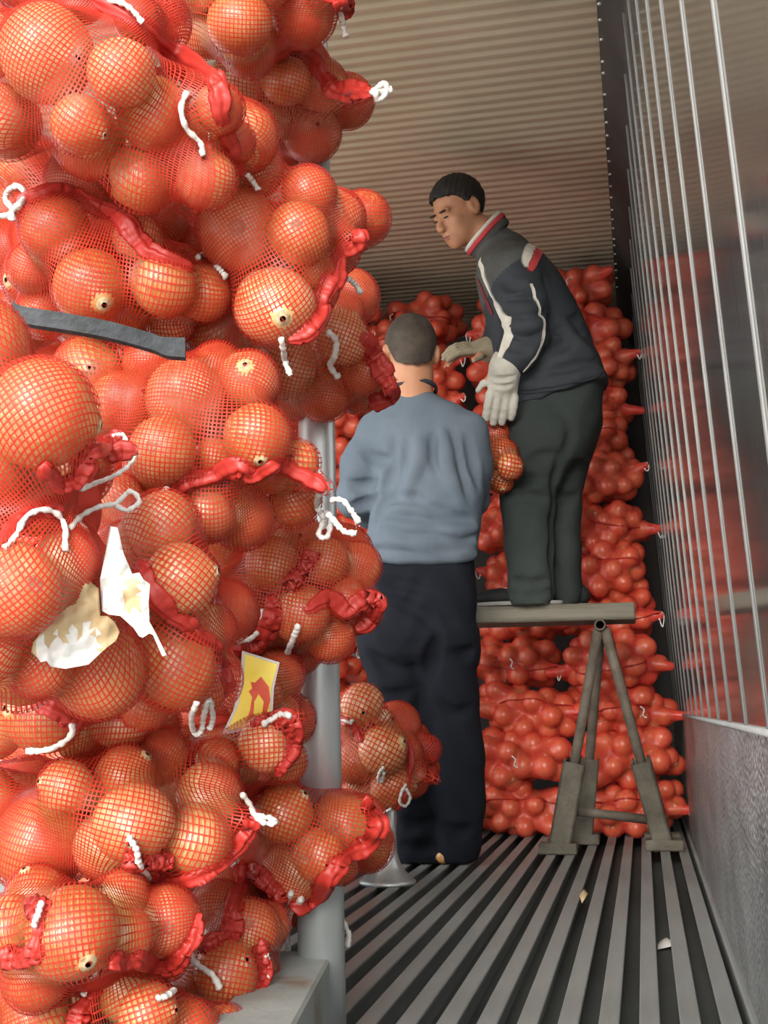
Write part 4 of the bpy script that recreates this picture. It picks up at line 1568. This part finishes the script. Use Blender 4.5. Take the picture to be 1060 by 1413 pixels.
def hair_vol(fr, lift, line_y, line_z, k=1.0, h=0.004, nape=False):
    o, Bm = fr
    v = Vol(o-0.17, o+0.17, h)
    v.ell(fr, np.array((0, -0.013, 0.036))*k, np.array((0.076+lift, 0.095+lift, 0.086+lift))*k, 0)
    if nape:
        v.ell(fr, np.array((0, -0.026, -0.018))*k, np.array((0.062+lift, 0.070+lift, 0.085+lift))*k, 0.02)
    sl, p = v.block(o, 10.0)
    q = (p-o)@Bm/k
    g = np.random.default_rng(3)
    edge = np.interp(q[..., 1], line_y, line_z)+0.004*np.sin(q[..., 0]*170)*np.cos(q[..., 1]*120)
    v.blend(sl, (edge-q[..., 2])*0.8, 0, 'x') if False else None
    v.D[sl] = np.maximum(v.D[sl], (edge-q[..., 2]).astype(np.float32)*0.8)
    # thins to the skin at its edge
    return v


def patch(vol, pts, width, n, lift, mat, name, parent, label=None, thick=0.003):
    """a strip of cloth sewn on along a line of the garment"""
    H = vol.hits(pts, n)
    if H is None: return None
    w = np.interp(np.linspace(0, 1, n), np.linspace(0, 1, len(width)), width) if isinstance(width, (list, tuple)) else np.full(n, width)
    t = np.gradient(H, axis=0)
    t /= np.linalg.norm(t, axis=1)[:, None]+1e-9
    toc = (CAM-H)/np.linalg.norm(CAM-H, axis=1)[:, None]
    side = np.cross(t, toc)
    side /= np.linalg.norm(side, axis=1)[:, None]+1e-9
    m = 5
    rows = []
    for j in np.linspace(-1, 1, m):
        q = H+side*(w*j/2)[:, None]
        # settle each point on the cloth by walking along the distance field
        for _ in range(4):
            e = 0.006
            g = np.stack([vol.sample(q+e*a)-vol.sample(q-e*a) for a in np.eye(3)], 1)
            g /= np.linalg.norm(g, axis=1)[:, None]+1e-9
            q = q-g*np.clip(vol.sample(q)-lift, -0.02, 0.02)[:, None]
        rows.append((q, g))
    top = np.array([r[0] for r in rows])
    bot = np.array([r[0]-r[1]*(lift+thick) for r in rows])
    V = np.vstack([top.reshape(-1, 3), bot.reshape(-1, 3)])
    N = m*n
    F = []
    for j in range(m-1):
        for i in range(n-1):
            a, b, c, d = j*n+i, j*n+i+1, (j+1)*n+i+1, (j+1)*n+i
            F.append([a, b, c, d]); F.append([N+d, N+c, N+b, N+a])
    rim = [(j*n, (j+1)*n) for j in range(m-1)]+[((m-1)*n+i, (m-1)*n+i+1) for i in range(n-1)]+[((j+1)*n+n-1, j*n+n-1) for j in range(m-1)][::-1]+[(i+1, i) for i in range(n-1)][::-1]
    F += [[b, a, N+a, N+b] for a, b in rim]
    return put(name, V, F, mat, parent, True, label)


def hand_into(v, wrist, d, palm_n, thumb_side, L=0.19, curl=0.5, spread=0.06, r=0.0088, wid=0.088, thumb_out=0.9):
    """open hand: wrist point, pointing direction d, palm normal, side of the thumb; five separate fingers"""
    d = d/np.linalg.norm(d)
    n = palm_n-d*(palm_n@d); n /= np.linalg.norm(n)
    sd = thumb_side-d*(thumb_side@d)-n*(thumb_side@n); sd /= np.linalg.norm(sd)
    pl = L*0.50
    for t in np.linspace(-0.36, 0.36, 4):
        v.cone(wrist+sd*wid*t*0.7, wrist+d*pl+sd*wid*t, 0.016, 0.0135, 0.012)
    lens = [0.46, 0.52, 0.49, 0.38]
    for i, f in enumerate(lens):
        t = 0.37-0.247*i
        a = wrist+d*(pl-0.006)+sd*wid*t
        dd = d+sd*spread*(1.5-i)
        p = [a]
        ang = 0.0
        for j, fr in enumerate((0.45, 0.31, 0.24)):
            ang += curl*(0.45, 0.75, 0.5)[j]
            u = dd*math.cos(ang)+n*math.sin(ang)
            p.append(p[-1]+u/np.linalg.norm(u)*L*f*fr)
        v.chain(p, [r*1.12, r*1.05, r*0.97, r*0.86], 0.004)
    a = wrist+d*pl*0.30+sd*wid*0.36
    b = a+(d*0.62+sd*thumb_out+n*0.25)*L*0.20
    c = b+(d*0.80+sd*thumb_out*0.6+n*0.30)*L*0.17
    v.chain([wrist+d*pl*0.2+sd*wid*0.15, a, b, c], [0.014, 0.0135, 0.0115, 0.0095], 0.008)
# ------------------------------------------------------------------ man in the blue-grey sweater, seen from behind
YM = 3.78
def J(px, py, y=YM):
    return PY(px, py, y)


def rowz(py, y=YM):
    return J(575, py, y)[2]


PXM = (J(600, 800)-J(500, 800))[0]/100.0        # metres per pixel at his distance
frv = (np.array([0.0, 0, 0]), np.eye(3))
man = thing('person', (*J(580, 1195)[:2], 0.0), 'crew-cut man seen from behind in blue-grey sweater and navy trousers on the ribbed floor', 'person')


def rows(data, y=YM):
    """px rows (py, left, right, half depth m, depth shift m) -> column arguments, sorted upward"""
    d = sorted(data, key=lambda r: -r[0])
    us = [J((r[1]+r[2])/2, r[0], y)[2] for r in d]
    cv = [J((r[1]+r[2])/2, r[0], y)[0] for r in d]
    a = [(r[2]-r[1])/2*PXM for r in d]
    return us, cv, [y+r[4] for r in d], a, [r[3] for r in d]


# body (one skin under the clothes)
hz = J(567, 490, YM-0.01)
yw = math.radians(16)
Hf = np.array([[math.cos(yw), -math.sin(yw), 0], [math.sin(yw), math.cos(yw), 0], [0, 0, 1.0]])
tp = math.radians(-12)
Hf = Hf@np.array([[1, 0, 0], [0, math.cos(tp), -math.sin(tp)], [0, math.sin(tp), math.cos(tp)]])
hfr = (hz, Hf)
v = Vol((J(440, 800)[0], YM-0.24, -0.01), (J(715, 800)[0], YM+0.52, rowz(425)), 0.0085)
us, cv, cw, a, b = rows([(560, 540, 604, .055, 0), (585, 512, 656, .075, 0), (640, 520, 656, .095, 0), (700, 525, 655, .09, 0), (770, 515, 645, .09, 0), (840, 510, 645, .10, 0), (880, 512, 642, .09, 0)])
v.column(frv, us, cv, cw, a, b, 0.03)
v.chain([J(541, 850), J(566, 1000, YM+.02), J(576, 1165, YM+.03)], [.075, .055, .042], 0.03)
v.chain([J(615, 850), J(626, 1000, YM+.01), J(630, 1165, YM+.03)], [.075, .055, .042], 0.03)
for fx, py in ((576, 1186), (631, 1182)):
    f0 = J(fx, py, YM+.02); f0[2] = 0.05
    v.cone(f0, f0+[0.0, 0.14, -0.01], .036, .028, .02)
bagc = J(668, 632, YM+0.30)
LS, RS = J(522, 596), J(650, 598)
LE, RE = J(490, 688, YM+0.02), J(655, 690, YM+0.10)
LW, RW = J(556, 700, YM+0.30), J(640, 694, YM+0.33)
v.chain([LS, LE, LW], [.05, .042, .03], 0.02)
v.chain([RS, RE, RW], [.05, .042, .03], 0.02)
hand_into(v, LW, np.array([0.55, 0.8, 0.1]), np.array([0.1, 0.0, 1.0]), np.array([-0.8, 0.6, 0.0]), curl=0.25)
hand_into(v, RW, np.array([0.1, 0.8, 0.1]), np.array([-0.1, 0.0, 1.0]), np.array([0.9, 0.2, 0.0]), curl=0.25)
v.cone(J(572, 560), hz+Hf@np.array([0, -0.018, -0.05]), .068, .060, .02)
head_into(v, hfr, 1.06)
V, F = v.mesh(1)
put('body', V, F, M['skin'], man, label='bare neck and left ear')
hv = hair_vol(hfr, 0.0055, [-0.12, -0.085, -0.055, -0.035, 0.005, 0.03, 0.06, 0.1], [-0.086, -0.080, -0.052, 0.014, 0.030, 0.02, 0.060, 0.066], 1.06, nape=True)
V, F = hv.mesh(1)
put('hair', V, F, M['crop'], man, label='short cropped dark hair')

# sweater
sv = Vol((J(445, 800)[0], YM-0.24, rowz(800)), (J(712, 800)[0], YM+0.40, rowz(520)), 0.0075)
us, cv, cw, a, b = rows([(545, 546, 600, .062, 0), (553, 534, 612, .070, 0), (566, 516, 640, .082, 0), (584, 506, 660, .10, 0), (610, 506, 668, .115, 0), (650, 515, 671, .125, 0), (700, 514, 667, .125, -.005), (735, 508, 662, .125, -.01), (755, 502, 659, .128, -.01), (770, 500, 657, .122, -.005), (777, 505, 654, .114, 0)])
sv.column(frv, us, cv, cw, a, b, 0.02, pw=2.3)
sv.chain([J(521, 594), J(500, 640, YM-.01), J(489, 688, YM+.01)], [.062, .066, .060], 0.035)
sv.chain([J(489, 688, YM+.01), J(512, 708, YM+.12), J(545, 703, YM+.26)], [.060, .052, .042], 0.02)
sv.chain([J(648, 598), J(650, 645, YM+.04), J(652, 690, YM+.10)], [.060, .062, .055], 0.035)
sv.chain([J(652, 690, YM+.10), J(645, 694, YM+.29)], [.054, .042], 0.02)
# cloth folds: arm against the side, pulled lines across the back, rolls above the hem
sv.fold([(543, 604), (541, 640), (533, 672), (524, 700), (518, 726)], .017, k=.022, depth=.62)
for pts, r, dp in [([(562, 600), (560, 640), (548, 668), (536, 690)], .013, .30), ([(600, 590), (598, 625), (606, 655)], .013, .25),
                   ([(622, 585), (632, 640), (650, 690)], .014, .28), ([(645, 600), (655, 640), (662, 670)], .012, .3), ([(575, 690), (610, 706), (640, 712)], .013, .22),
                   ([(535, 712), (560, 716), (600, 724), (640, 716), (655, 722)], .018, .6), ([(548, 740), (590, 738), (630, 746), (656, 740)], .015, .55),
                   ([(505, 758), (540, 757), (570, 764)], .013, .55), ([(590, 752), (620, 757), (650, 752)], .011, .34), ([(478, 665), (500, 672), (520, 664)], .011, .3), ([(484, 700), (502, 697), (520, 684)], .012, .36),
                   ([(530, 690), (560, 684), (585, 690)], .014, .25), ([(500, 622), (520, 634), (536, 632)], .010, .25)]:
    sv.fold(pts, r, k=.022, depth=dp)
for pts, r in [([(530, 722), (570, 728), (620, 733), (655, 730)], .012), ([(505, 749), (550, 750), (610, 752), (655, 748)], .011), ([(502, 768), (560, 771), (620, 770), (655, 766)], .010), ([(612, 600), (618, 645), (632, 690)], .012), ([(580, 600), (577, 640), (562, 680)], .012)]:
    sv.fold(pts, r, k=.03, depth=.35, op='add')
sv.field(lambda p: 0.0016*np.sin(p[..., 0]*62+3*np.sin(p[..., 2]*19))*np.cos(p[..., 2]*31))
V, F = sv.mesh(1)
swt = put('sweater', V, F, M['sweater'], man)
# neck rib
t = np.linspace(0, 2*math.pi, 40)
nc = J(571.5, 543)
ring = np.stack([nc[0]+0.0735*np.cos(t), nc[1]+0.0770*np.sin(t), nc[2]+0.008-0.014*np.sin(t)+0.008*np.cos(t)], 1)
put('collar', *tube(ring, 0.0085, 8, flat=(np.stack([np.cos(t), np.sin(t), 0*t], 1), 0.7)), M['collar'], swt, label='dark ribbed collar')
# dark smudges on the shoulder stay as thread marks
# trousers
tv = Vol((J(470, 800)[0], YM-0.24, 0.0), (J(690, 800)[0], YM+0.26, rowz(755)), 0.0085)
us, cv, cw, a, b = rows([(766, 509, 651, .105, .01), (785, 504, 654, .115, .01), (830, 498, 655, .128, .005), (880, 497, 656, .13, .0), (905, 500, 656, .12, .005), (915, 506, 654, .10, .01)])
tv.column(frv, us, cv, cw, a, b, 0.02, pw=2.4)
us, cv, cw, a, b = rows([(870, 499, 578, .115, 0), (920, 503, 583, .11, .01), (980, 520, 588, .098, .02), (1050, 540, 600, .085, .03), (1120, 546, 603, .080, .03), (1185, 548, 604, .080, .03), (1199, 552, 602, .075, .03)])
tv.column(frv, us, cv, cw, a, b, 0.03, pw=2.2)
us, cv, cw, a, b = rows([(870, 577, 657, .115, 0), (920, 579, 656, .11, .01), (980, 586, 659, .10, .02), (1050, 594, 666, .09, .03), (1120, 598, 666, .085, .03), (1175, 600, 659, .085, .03), (1190, 602, 656, .08, .03)])
tv.column(frv, us, cv, cw, a, b, 0.03, pw=2.2)
for pts, r, dp in [([(520, 822), (555, 832), (585, 850), (606, 876)], .013, .38), ([(606, 876), (596, 905), (588, 940)], .018, .55), ([(530, 800), (560, 806), (600, 815)], .012, .2), ([(505, 900), (530, 918), (560, 926)], .013, .3), ([(520, 955), (545, 962), (575, 950)], .012, .3), ([(615, 900), (640, 905), (655, 896)], .013, .3), ([(606, 970), (630, 985), (655, 976)], .011, .2), ([(552, 1130), (575, 1140), (600, 1132)], .011, .25), ([(604, 1140), (630, 1150), (655, 1140)], .011, .25), ([(550, 1165), (575, 1172), (600, 1166)], .010, .25)]:
    tv.fold(pts, r, k=.022, depth=dp)
tv.field(lambda p: 0.002*np.sin(p[..., 2]*40+4*np.sin(p[..., 0]*23)))
V, F = tv.mesh(1)
put('trousers', V, F, M['navy'], man)
# shoes
for fx, py in ((574, 1196), (630, 1186)):
    f0 = J(fx, py, YM+.09); f0[2] = 0.0
    s = Vol(f0-[.09, .14, .0], f0+[.09, .27, .13], .007)
    s.ell((f0, np.eye(3)), (0, -.03, .034), (.042, .06, .034), .02)
    s.ell((f0, np.eye(3)), (0, .11, .034), (.047, .11, .037), .03)
    s.half(f0+[0, 0, 0.003], (0, 0, -1))
    put('shoe', *s.mesh(1), M['shoe'], man)

# ------------------------------------------------------------------ the bag he holds in front of him
bon = [(683, 600, 21, .0), (693, 626, 22, -.02), (704, 644, 19, -.03), (678, 655, 20, .02), (668, 620, 20, .06), (692, 664, 17, .01), (672, 588, 18, .06), (645, 640, 24, .18), (650, 600, 22, .18), (702, 610, 16, .02), (630, 610, 24, .22), (625, 655, 22, .22), (668, 574, 16, .06), (655, 668, 20, .16)]
hb = Bag('held', 3.98, 0.2, bon, bulge=0.02, fill=1, back=0.10)
relax([hb])
make_bag_surface(hb)
t = thing('onion_bag', (*hb.allpos.mean(0)[:2], (hb.allpos[:, 2]-hb.allR).min()), 'bright net bag of onions held up in front of the man in blue', 'bag', 'net bags of the near pile')
del t['group']
ribbon_net(hb.cen, hb.dirs[::2, ::2], hb.r[::2, ::2], 0.0032, None, M['net'], t, seed=77)
put('hem', *ruffle(path_on(hb, [(668, 566), (684, 580), (696, 590)], 30, 0.003), 0.008, 5), M['hem'], t)
for c, r in zip(hb.pos, hb.R):
    add_onion(c, r, 'shiny onion in the net bag held by the man in blue', 'onions in the held net bag')

# ------------------------------------------------------------------ bag standing at the far end of the cart
mon = [(500, 972, 30, .0), (548, 1000, 32, .02), (528, 1035, 34, -.02), (492, 1052, 32, .0), (478, 1005, 30, .02), (556, 1040, 28, .02), (568, 1022, 26, .03), (540, 1085, 32, .0), (502, 1098, 32, .01), (474, 1090, 28, .02), (566, 1075, 26, .03), (587, 1066, 17, .03), (520, 1000, 26, .04), (520, 1065, 24, .04), (486, 1020, 24, .04), (455, 1040, 30, .04), (455, 1085, 28, .05), (455, 990, 28, .05)]
mb = Bag('mid', 3.12, 0.5, mon, ears=[(601, 1076, .03, .012), (484, 996, -.02, .01)], bulge=0.05, fill=1, back=0.12)
relax([mb])
make_bag_surface(mb)
t = thing('onion_bag', (*mb.allpos.mean(0)[:2], (mb.allpos[:, 2]-mb.allR).min()), 'net bag on the far cart end beside the navy trousers, above the flared leg', 'bag')
ribbon_net(mb.cen, mb.dirs[::2, ::2], mb.r[::2, ::2], 0.0028, None, M['net'], t, seed=78)
put('hem', *ruffle(path_on(mb, [(466, 992), (486, 1004), (500, 1022)], 30, 0.003), 0.010, 6), M['hem'], t)
put('hem', *ruffle(path_on(mb, [(564, 1020), (566, 1050), (560, 1090), (548, 1118)], 30, 0.003), 0.007, 8), M['hem'], t)
for k, c in enumerate([[(466, 996), (474, 994), (484, 998), (486, 994)], [(530, 1058), (524, 1066), (522, 1076), (527, 1078), (530, 1066)], [(560, 1082), (554, 1094), (552, 1108), (560, 1112), (566, 1100), (560, 1088)], [(540, 1116), (530, 1124), (529, 1146)]]):
    put('drawstring', *cord(path_on(mb, c, 24, 0.01, hang=2), 0.004, k), M['string'], t, label='white cotton drawstring')
for c, r in zip(mb.pos, mb.R):
    add_onion(c, r, 'onion in the net bag above the flared cart leg', 'onions in the net bag above the cart leg')
# ------------------------------------------------------------------ man in the striped jacket, bending on the plank
YB = 4.13
def K(px, py, dy=0.0):
    return PY(px, py, YB+dy)


PXB = np.linalg.norm(K(800, 600)-K(700, 600))/100.0
zp = zb+0.056                                    # top of the plank
boss = thing('person', (K(735, 835)[0], YB+0.02, zp), 'man in dark striped jacket and white gloves bending left on the plank', 'person')
hip, nek = K(778, 520), K(690, 330)
ua = nek-hip
LT = np.linalg.norm(ua)
ua = ua/LT
lat = np.array([0.10, -1.0, 0.0])
lat = lat-ua*(lat@ua); lat /= np.linalg.norm(lat)      # towards his left = towards us
vb = np.cross(ua, lat); vb = vb if vb[0] > 0 else -vb  # towards his back
tfr = (hip, np.stack([vb, lat, ua], 1))
# head frame: right-hand axes (x across, y face forward, z crown)
f = -RT*0.76-UP*0.42-FW*0.50
f /= np.linalg.norm(f)
up = UP*0.92-RT*0.34-FW*0.12
up = up-f*(up@f); up /= np.linalg.norm(up)
xr = np.cross(f, up)
hc = PY(633, 292, YB-0.02)
bfr = (hc, np.stack([xr, f, up], 1))
K_H = 1.02

bv = Vol((K(600, 700)[0], YB-0.36, zp-0.01), (K(850, 700)[0], YB+0.40, K(640, 225)[2]), 0.006)
uu = np.array([-60, 0, 60, 130, 170, 200])*PXB
bv.column(tfr, uu, np.array([-12, -10, -8, -6, -4, 0])*PXB, 0.0, np.array([42, 45, 42, 44, 36, 22])*PXB, [.13, .13, .13, .16, .15, .07], 0.03)
HLn, HLf = K(772, 560, -0.09), K(782, 560, 0.09)
bv.chain([HLn, K(730, 692, -.075), K(734, 812, -.075)], [.075, .048, .036], 0.03)
bv.chain([HLf, K(777, 692, .085), K(779, 812, .085)], [.07, .046, .036], 0.03)
for a in (K(738, 812, -.07), K(782, 812, .08)):
    a = a.copy(); a[2] = zp+0.05
    bv.cone(a, a+[-0.12, -0.01, -0.015], .035, .026, .02)
S1, E1, W1 = K(712, 376, -.19), K(726, 460, -.23), K(701, 505, -.25)
S2, E2, W2 = K(690, 372, .19), K(700, 440, .17), K(678, 482, .10)
bv.chain([S1, E1, W1], [.052, .042, .028], 0.02)
bv.chain([S2, E2, W2], [.052, .042, .028], 0.02)
W = lambda c: bfr[0]+bfr[1]@(np.array(c)*K_H)
bv.cone(K(694, 345), W((0, -0.02, -0.05)), .066, .056, .025)
# near hand under its glove
hand_into(bv, W1, -UP*1.0-RT*0.10, FW*0.9-RT*0.3, -RT, curl=0.18, r=0.0075, wid=0.075)
hand_into(bv, W2, -RT*0.95-UP*0.15, -UP*0.9+FW*0.2, -FW, curl=0.4, r=0.0075, wid=0.075)
head_into(bv, bfr, K_H)
V, F = bv.mesh(1)
bd = put('body', V, F, M['skin'], boss, label='tanned face and neck')
hair = hair_vol(bfr, 0.0125, [-0.12, -0.085, -0.05, -0.032, -0.02, 0.012, 0.03, 0.06, 0.1], [-0.045, -0.050, -0.030, 0.020, 0.032, 0.020, 0.048, 0.066, 0.072], K_H)
sl, p = hair.block(hc, 10.0)
q = (p-hc)@bfr[1]
hair.D[sl] += (0.0022*np.sin(q[..., 0]*210+q[..., 1]*90)*np.cos(q[..., 2]*160+q[..., 1]*110)).astype(np.float32)
put('hair', *hair.mesh(1), M['hair'], boss, label='thick short black hair')


def blob(c, rad, mat, name, lab=None):
    b_ = Vol(W(c)-max(rad)*1.7, W(c)+max(rad)*1.7, max(rad)/9)
    b_.ell(bfr, np.array(c)*K_H, rad, 0)
    put(name, *b_.mesh(1), mat, bd, True, lab)


for sx in (-1, 1):
    blob((sx*0.031, 0.0885, -0.0030), (.0150, .0055, .0034), M['eye'], 'eye')
    blob((sx*0.031, 0.0930, 0.0195), (.0215, .0065, .0046), M['hair'], 'eyebrow')
blob((0, 0.0975, -0.0655), (.0205, .0035, .0042), M['lip'], 'lip')
blob((0, 0.0965, -0.0750), (.0180, .0035, .0044), M['lip'], 'lip')

# jacket
jv = Vol((K(615, 600)[0], YB-0.38, K(740, 570)[2]), (K(850, 600)[0], YB+0.40, K(700, 285)[2]), 0.0075)
uu = np.array([-34, -18, 10, 40, 75, 110, 140, 165, 185, 203, 214])*PXB
cvv = np.array([-20, -19, -17, -12, -8, -6, -6, -8, -10, -8, -6])*PXB
aa = np.array([74, 73, 72, 69, 66, 62, 58, 52, 45, 36, 27])*PXB
jv.column(tfr, uu, cvv, 0.0, aa, [.185, .19, .195, .195, .20, .215, .225, .215, .175, .115, .078], 0.02, pw=2.3)
jv.chain([S1, K(722, 420, -.22), E1], [.090, .088, .078], 0.03)
jv.chain([E1, K(715, 485, -.245), K(703, 500, -.25)], [.078, .068, .058], 0.02)
jv.chain([S2, E2, K(684, 470, .12)], [.085, .072, .052], 0.03)
jv.cone(nek-ua*0.07-vb*0.01, PY(673, 325, YB)+RT*0.014-UP*0.03, .095, .076, .03)
cn = nek+ua*0.035
t = np.linspace(0, 2*math.pi, 36)
# folds
for pts, r, dp in [([(700, 410), (722, 416), (745, 410)], .012, .3), ([(702, 436), (725, 440), (748, 432)], .013, .32), ([(702, 456), (725, 462), (750, 456)], .013, .36), ([(698, 474), (720, 480), (745, 470)], .012, .3), ([(760, 455), (785, 450), (802, 432)], .015, .3), ([(755, 488), (785, 470), (812, 450)], .014, .3), ([(752, 380), (762, 420), (758, 460)], .02, .45), ([(757, 512), (790, 505), (825, 498)], .011, .22), ([(690, 385), (705, 395), (725, 392)], .01, .25)]:
    jv.fold(pts, r, k=.022, depth=dp)
for pts, r in [([(700, 424), (724, 428), (746, 421)], .012), ([(700, 448), (724, 452), (748, 444)], .012), ([(704, 530), (760, 530), (832, 510)], .010), ([(770, 440), (790, 470), (815, 490)], .014)]:
    jv.fold(pts, r, k=.03, depth=.35, op='add')
jv.field(lambda p: 0.0018*np.sin(p[..., 2]*55+3*np.sin(p[..., 0]*21))*np.cos(p[..., 0]*33))
V, F = jv.mesh(1)
o = jk = put('jacket', V, F, M['jacket'], boss)
# grey yoke over the shoulders: everything on the neck side of a slanting seam
o.data.materials.append(M['yoke'])
C = V[F].mean(1)
loc = (C-hip)@tfr[1]
mi = (loc[:, 2] > 150*PXB+0.25*loc[:, 0]-0.05*np.abs(loc[:, 1])).astype(np.int32)
o.data.polygons.foreach_set('material_index', mi)
# collar standing round the neck, with red and white edging
ctr = PY(673, 325, YB)
cax = -RT*0.74+UP*0.67
cax /= np.linalg.norm(cax)
cb = RT*0.67+UP*0.74
cb = cb-cax*(cb@cax); cb /= np.linalg.norm(cb)
cl_ = np.cross(cax, cb)
cr = []
for tt in t:
    cr.append(ctr+cb*0.084*math.cos(tt)+cl_*0.080*math.sin(tt))
cr = np.array(cr)
outn = (cr-ctr)/np.linalg.norm(cr-ctr, axis=1)[:, None]
put('collar', *tube(cr, 0.030, 10, flat=(outn, 0.26)), M['yoke'], jk, label='grey stand collar')
put('collar_edging', *tube(cr+cax*0.021+outn*0.007, 0.0075, 8, flat=(outn, 0.6)), M['pipingw'], jk, label='off-white collar edging')
put('collar_edging', *tube(cr+cax*0.006+outn*0.009, 0.0095, 8, flat=(outn, 0.5)), M['red'], jk, label='red collar edging')
# stripes sewn on
SW = lambda pts, w, mat, nm, lab=None, n=26, lift=.003: patch(jv, pts, w, n, lift, mat, nm, jk, lab)
SW([(662, 358), (668, 378), (677, 402), (686, 422), (695, 441), (701, 457), (696, 476), (690, 494)], [.030, .050, .056, .056, .050, .046, .036, .026], M['pipingw'], 'stripe', 'off-white chest and sleeve stripe', 40)
SW([(660, 386), (666, 400), (673, 418), (681, 434)], [.024, .05, .05, .02], M['maroon'], 'stripe', 'maroon chest panel')
SW([(733, 392), (741, 420), (750, 446), (749, 468), (741, 488), (722, 513)], .010, M['pipingw'], 'piping', 'off-white sleeve piping', 34)
SW([(736, 334), (730, 346), (725, 360), (726, 370)], [.034, .036, .030, .014], M['pipingw'], 'stripe', 'off-white shoulder blade stripe', 14)
SW([(746, 341), (740, 352), (734, 366), (730, 375)], [.034, .036, .030, .018], M['red'], 'stripe', 'red shoulder blade stripe', 14)
SW([(693, 545), (720, 541), (760, 536), (800, 528), (834, 517)], .012, M['jacket'], 'hem_band', None, 30, .004)

# trousers
tv2 = Vol((K(655, 700)[0], YB-0.34, zp-0.002), (K(850, 700)[0], YB+0.36, K(760, 500)[2]), 0.0085)


def rows2(data, dy):
    d = sorted(data, key=lambda r: -r[0])
    us = [K((r[1]+r[2])/2, r[0], dy)[2] for r in d]
    cv = [K((r[1]+r[2])/2, r[0], dy)[0] for r in d]
    return us, cv, [YB+dy+r[4] for r in d], [(r[2]-r[1])/2*PXB for r in d], [r[3] for r in d]


tv2.column(frv, *rows2([(512, 712, 830, .15, 0), (540, 702, 833, .175, 0), (580, 698, 830, .18, 0), (620, 698, 818, .17, 0), (640, 702, 808, .14, 0)], 0.0), 0.02, pw=2.4)
tv2.column(frv, *rows2([(590, 695, 812, .11, 0), (640, 691, 788, .10, 0), (680, 690, 768, .10, 0), (720, 694, 764, .095, 0), (760, 698, 764, .09, 0), (800, 702, 764, .09, 0), (826, 702, 764, .092, 0), (838, 706, 760, .088, 0)], -0.075), 0.03, pw=2.3)
tv2.column(frv, *rows2([(590, 745, 830, .11, 0), (640, 748, 814, .10, 0), (690, 750, 803, .10, 0), (740, 752, 802, .095, 0), (800, 754, 803, .09, 0), (826, 754, 804, .092, 0), (838, 757, 801, .088, 0)], 0.085), 0.03, pw=2.3)
for pts, r, dp in [([(698, 672), (720, 664), (750, 660)], .012, .3), ([(694, 690), (725, 684), (760, 688)], .014, .35), ([(720, 640), (750, 628), (775, 632)], .012, .28), ([(700, 800), (730, 806), (760, 800)], .012, .32), ([(704, 820), (735, 822), (762, 816)], .011, .3), ([(772, 560), (790, 600), (770, 650), (764, 700)], .014, .3), ([(765, 690), (763, 740), (764, 820)], .013, .5), ([(768, 684), (785, 688), (800, 684)], .011, .25)]:
    tv2.fold(pts, r, k=.022, depth=dp)
tv2.field(lambda p: 0.002*np.sin(p[..., 2]*44+4*np.sin(p[..., 0]*25)))
put('trousers', *tv2.mesh(1), M['slacks'], boss)
# shoes
for a, dy in ((K(735, 835, -.075), 0), (K(783, 835, .085), 0)):
    a = a.copy(); a[2] = zp
    s = Vol(a-[.25, .09, .0], a+[.11, .09, .13], .007)
    fr_ = (a, np.eye(3))
    s.ell(fr_, (0.02, 0, .045), (.062, .042, .046), .02)
    s.ell(fr_, (-0.10, 0, .030), (.105, .045, .034), .03)
    s.half(a+[0, 0, 0.014], (0, 0, -1))
    sh = put('shoe', *s.mesh(1), M['shoe'], boss)
    s = Vol(a-[.25, .09, .01], a+[.11, .09, .04], .006)
    s.ell(fr_, (-0.05, 0, .010), (.155, .047, .030), 0)
    s.half(a+[0, 0, 0.015], (0, 0, 1))
    s.half(a+[0, 0, 0.001], (0, 0, -1))
    put('sole', *s.mesh(0), M['sole'], sh, label='grey shoe sole')

# gloves
g1 = Vol(PY(690, 545, YB-.26)-[.16, .12, .16], PY(690, 545, YB-.26)+[.14, .12, .16], .0042)
wr = K(697, 508, -.255)
hand_into(g1, wr-UP*0.012, -UP*1.0-RT*0.12, FW*0.95-RT*0.15, -RT, L=0.178, curl=0.22, spread=0.012, r=0.0150, wid=0.112, thumb_out=0.75)
g1.chain([K(701, 499, -.25), wr, wr-UP*0.045-RT*0.006], [.054, .050, .046], .02)
for pts in ([(676, 520), (695, 523), (712, 519)], [(678, 531), (696, 534), (711, 530)]):
    g1.fold(pts, .007, k=.008, depth=.45)
put('glove', *g1.mesh(1), M['glove'], boss, label='whitish work glove, back of the hand')
o2 = K(650, 486, .06)
g2 = Vol(o2-[.17, .17, .12], o2+[.17, .17, .12], .0045)
wr2 = K(676, 482, .10)
hand_into(g2, wr2, -RT*0.97+UP*0.02-FW*0.2, -UP*0.85+FW*0.45, -FW*0.7-UP*0.7, L=0.185, curl=0.45, spread=0.05, r=0.0120, wid=0.092, thumb_out=0.8)
g2.chain([K(688, 476, .12), wr2, wr2-RT*0.03], [.050, .046, .036], .02)
put('glove', *g2.mesh(1), M['glove2'], boss, label='dirty beige work glove')
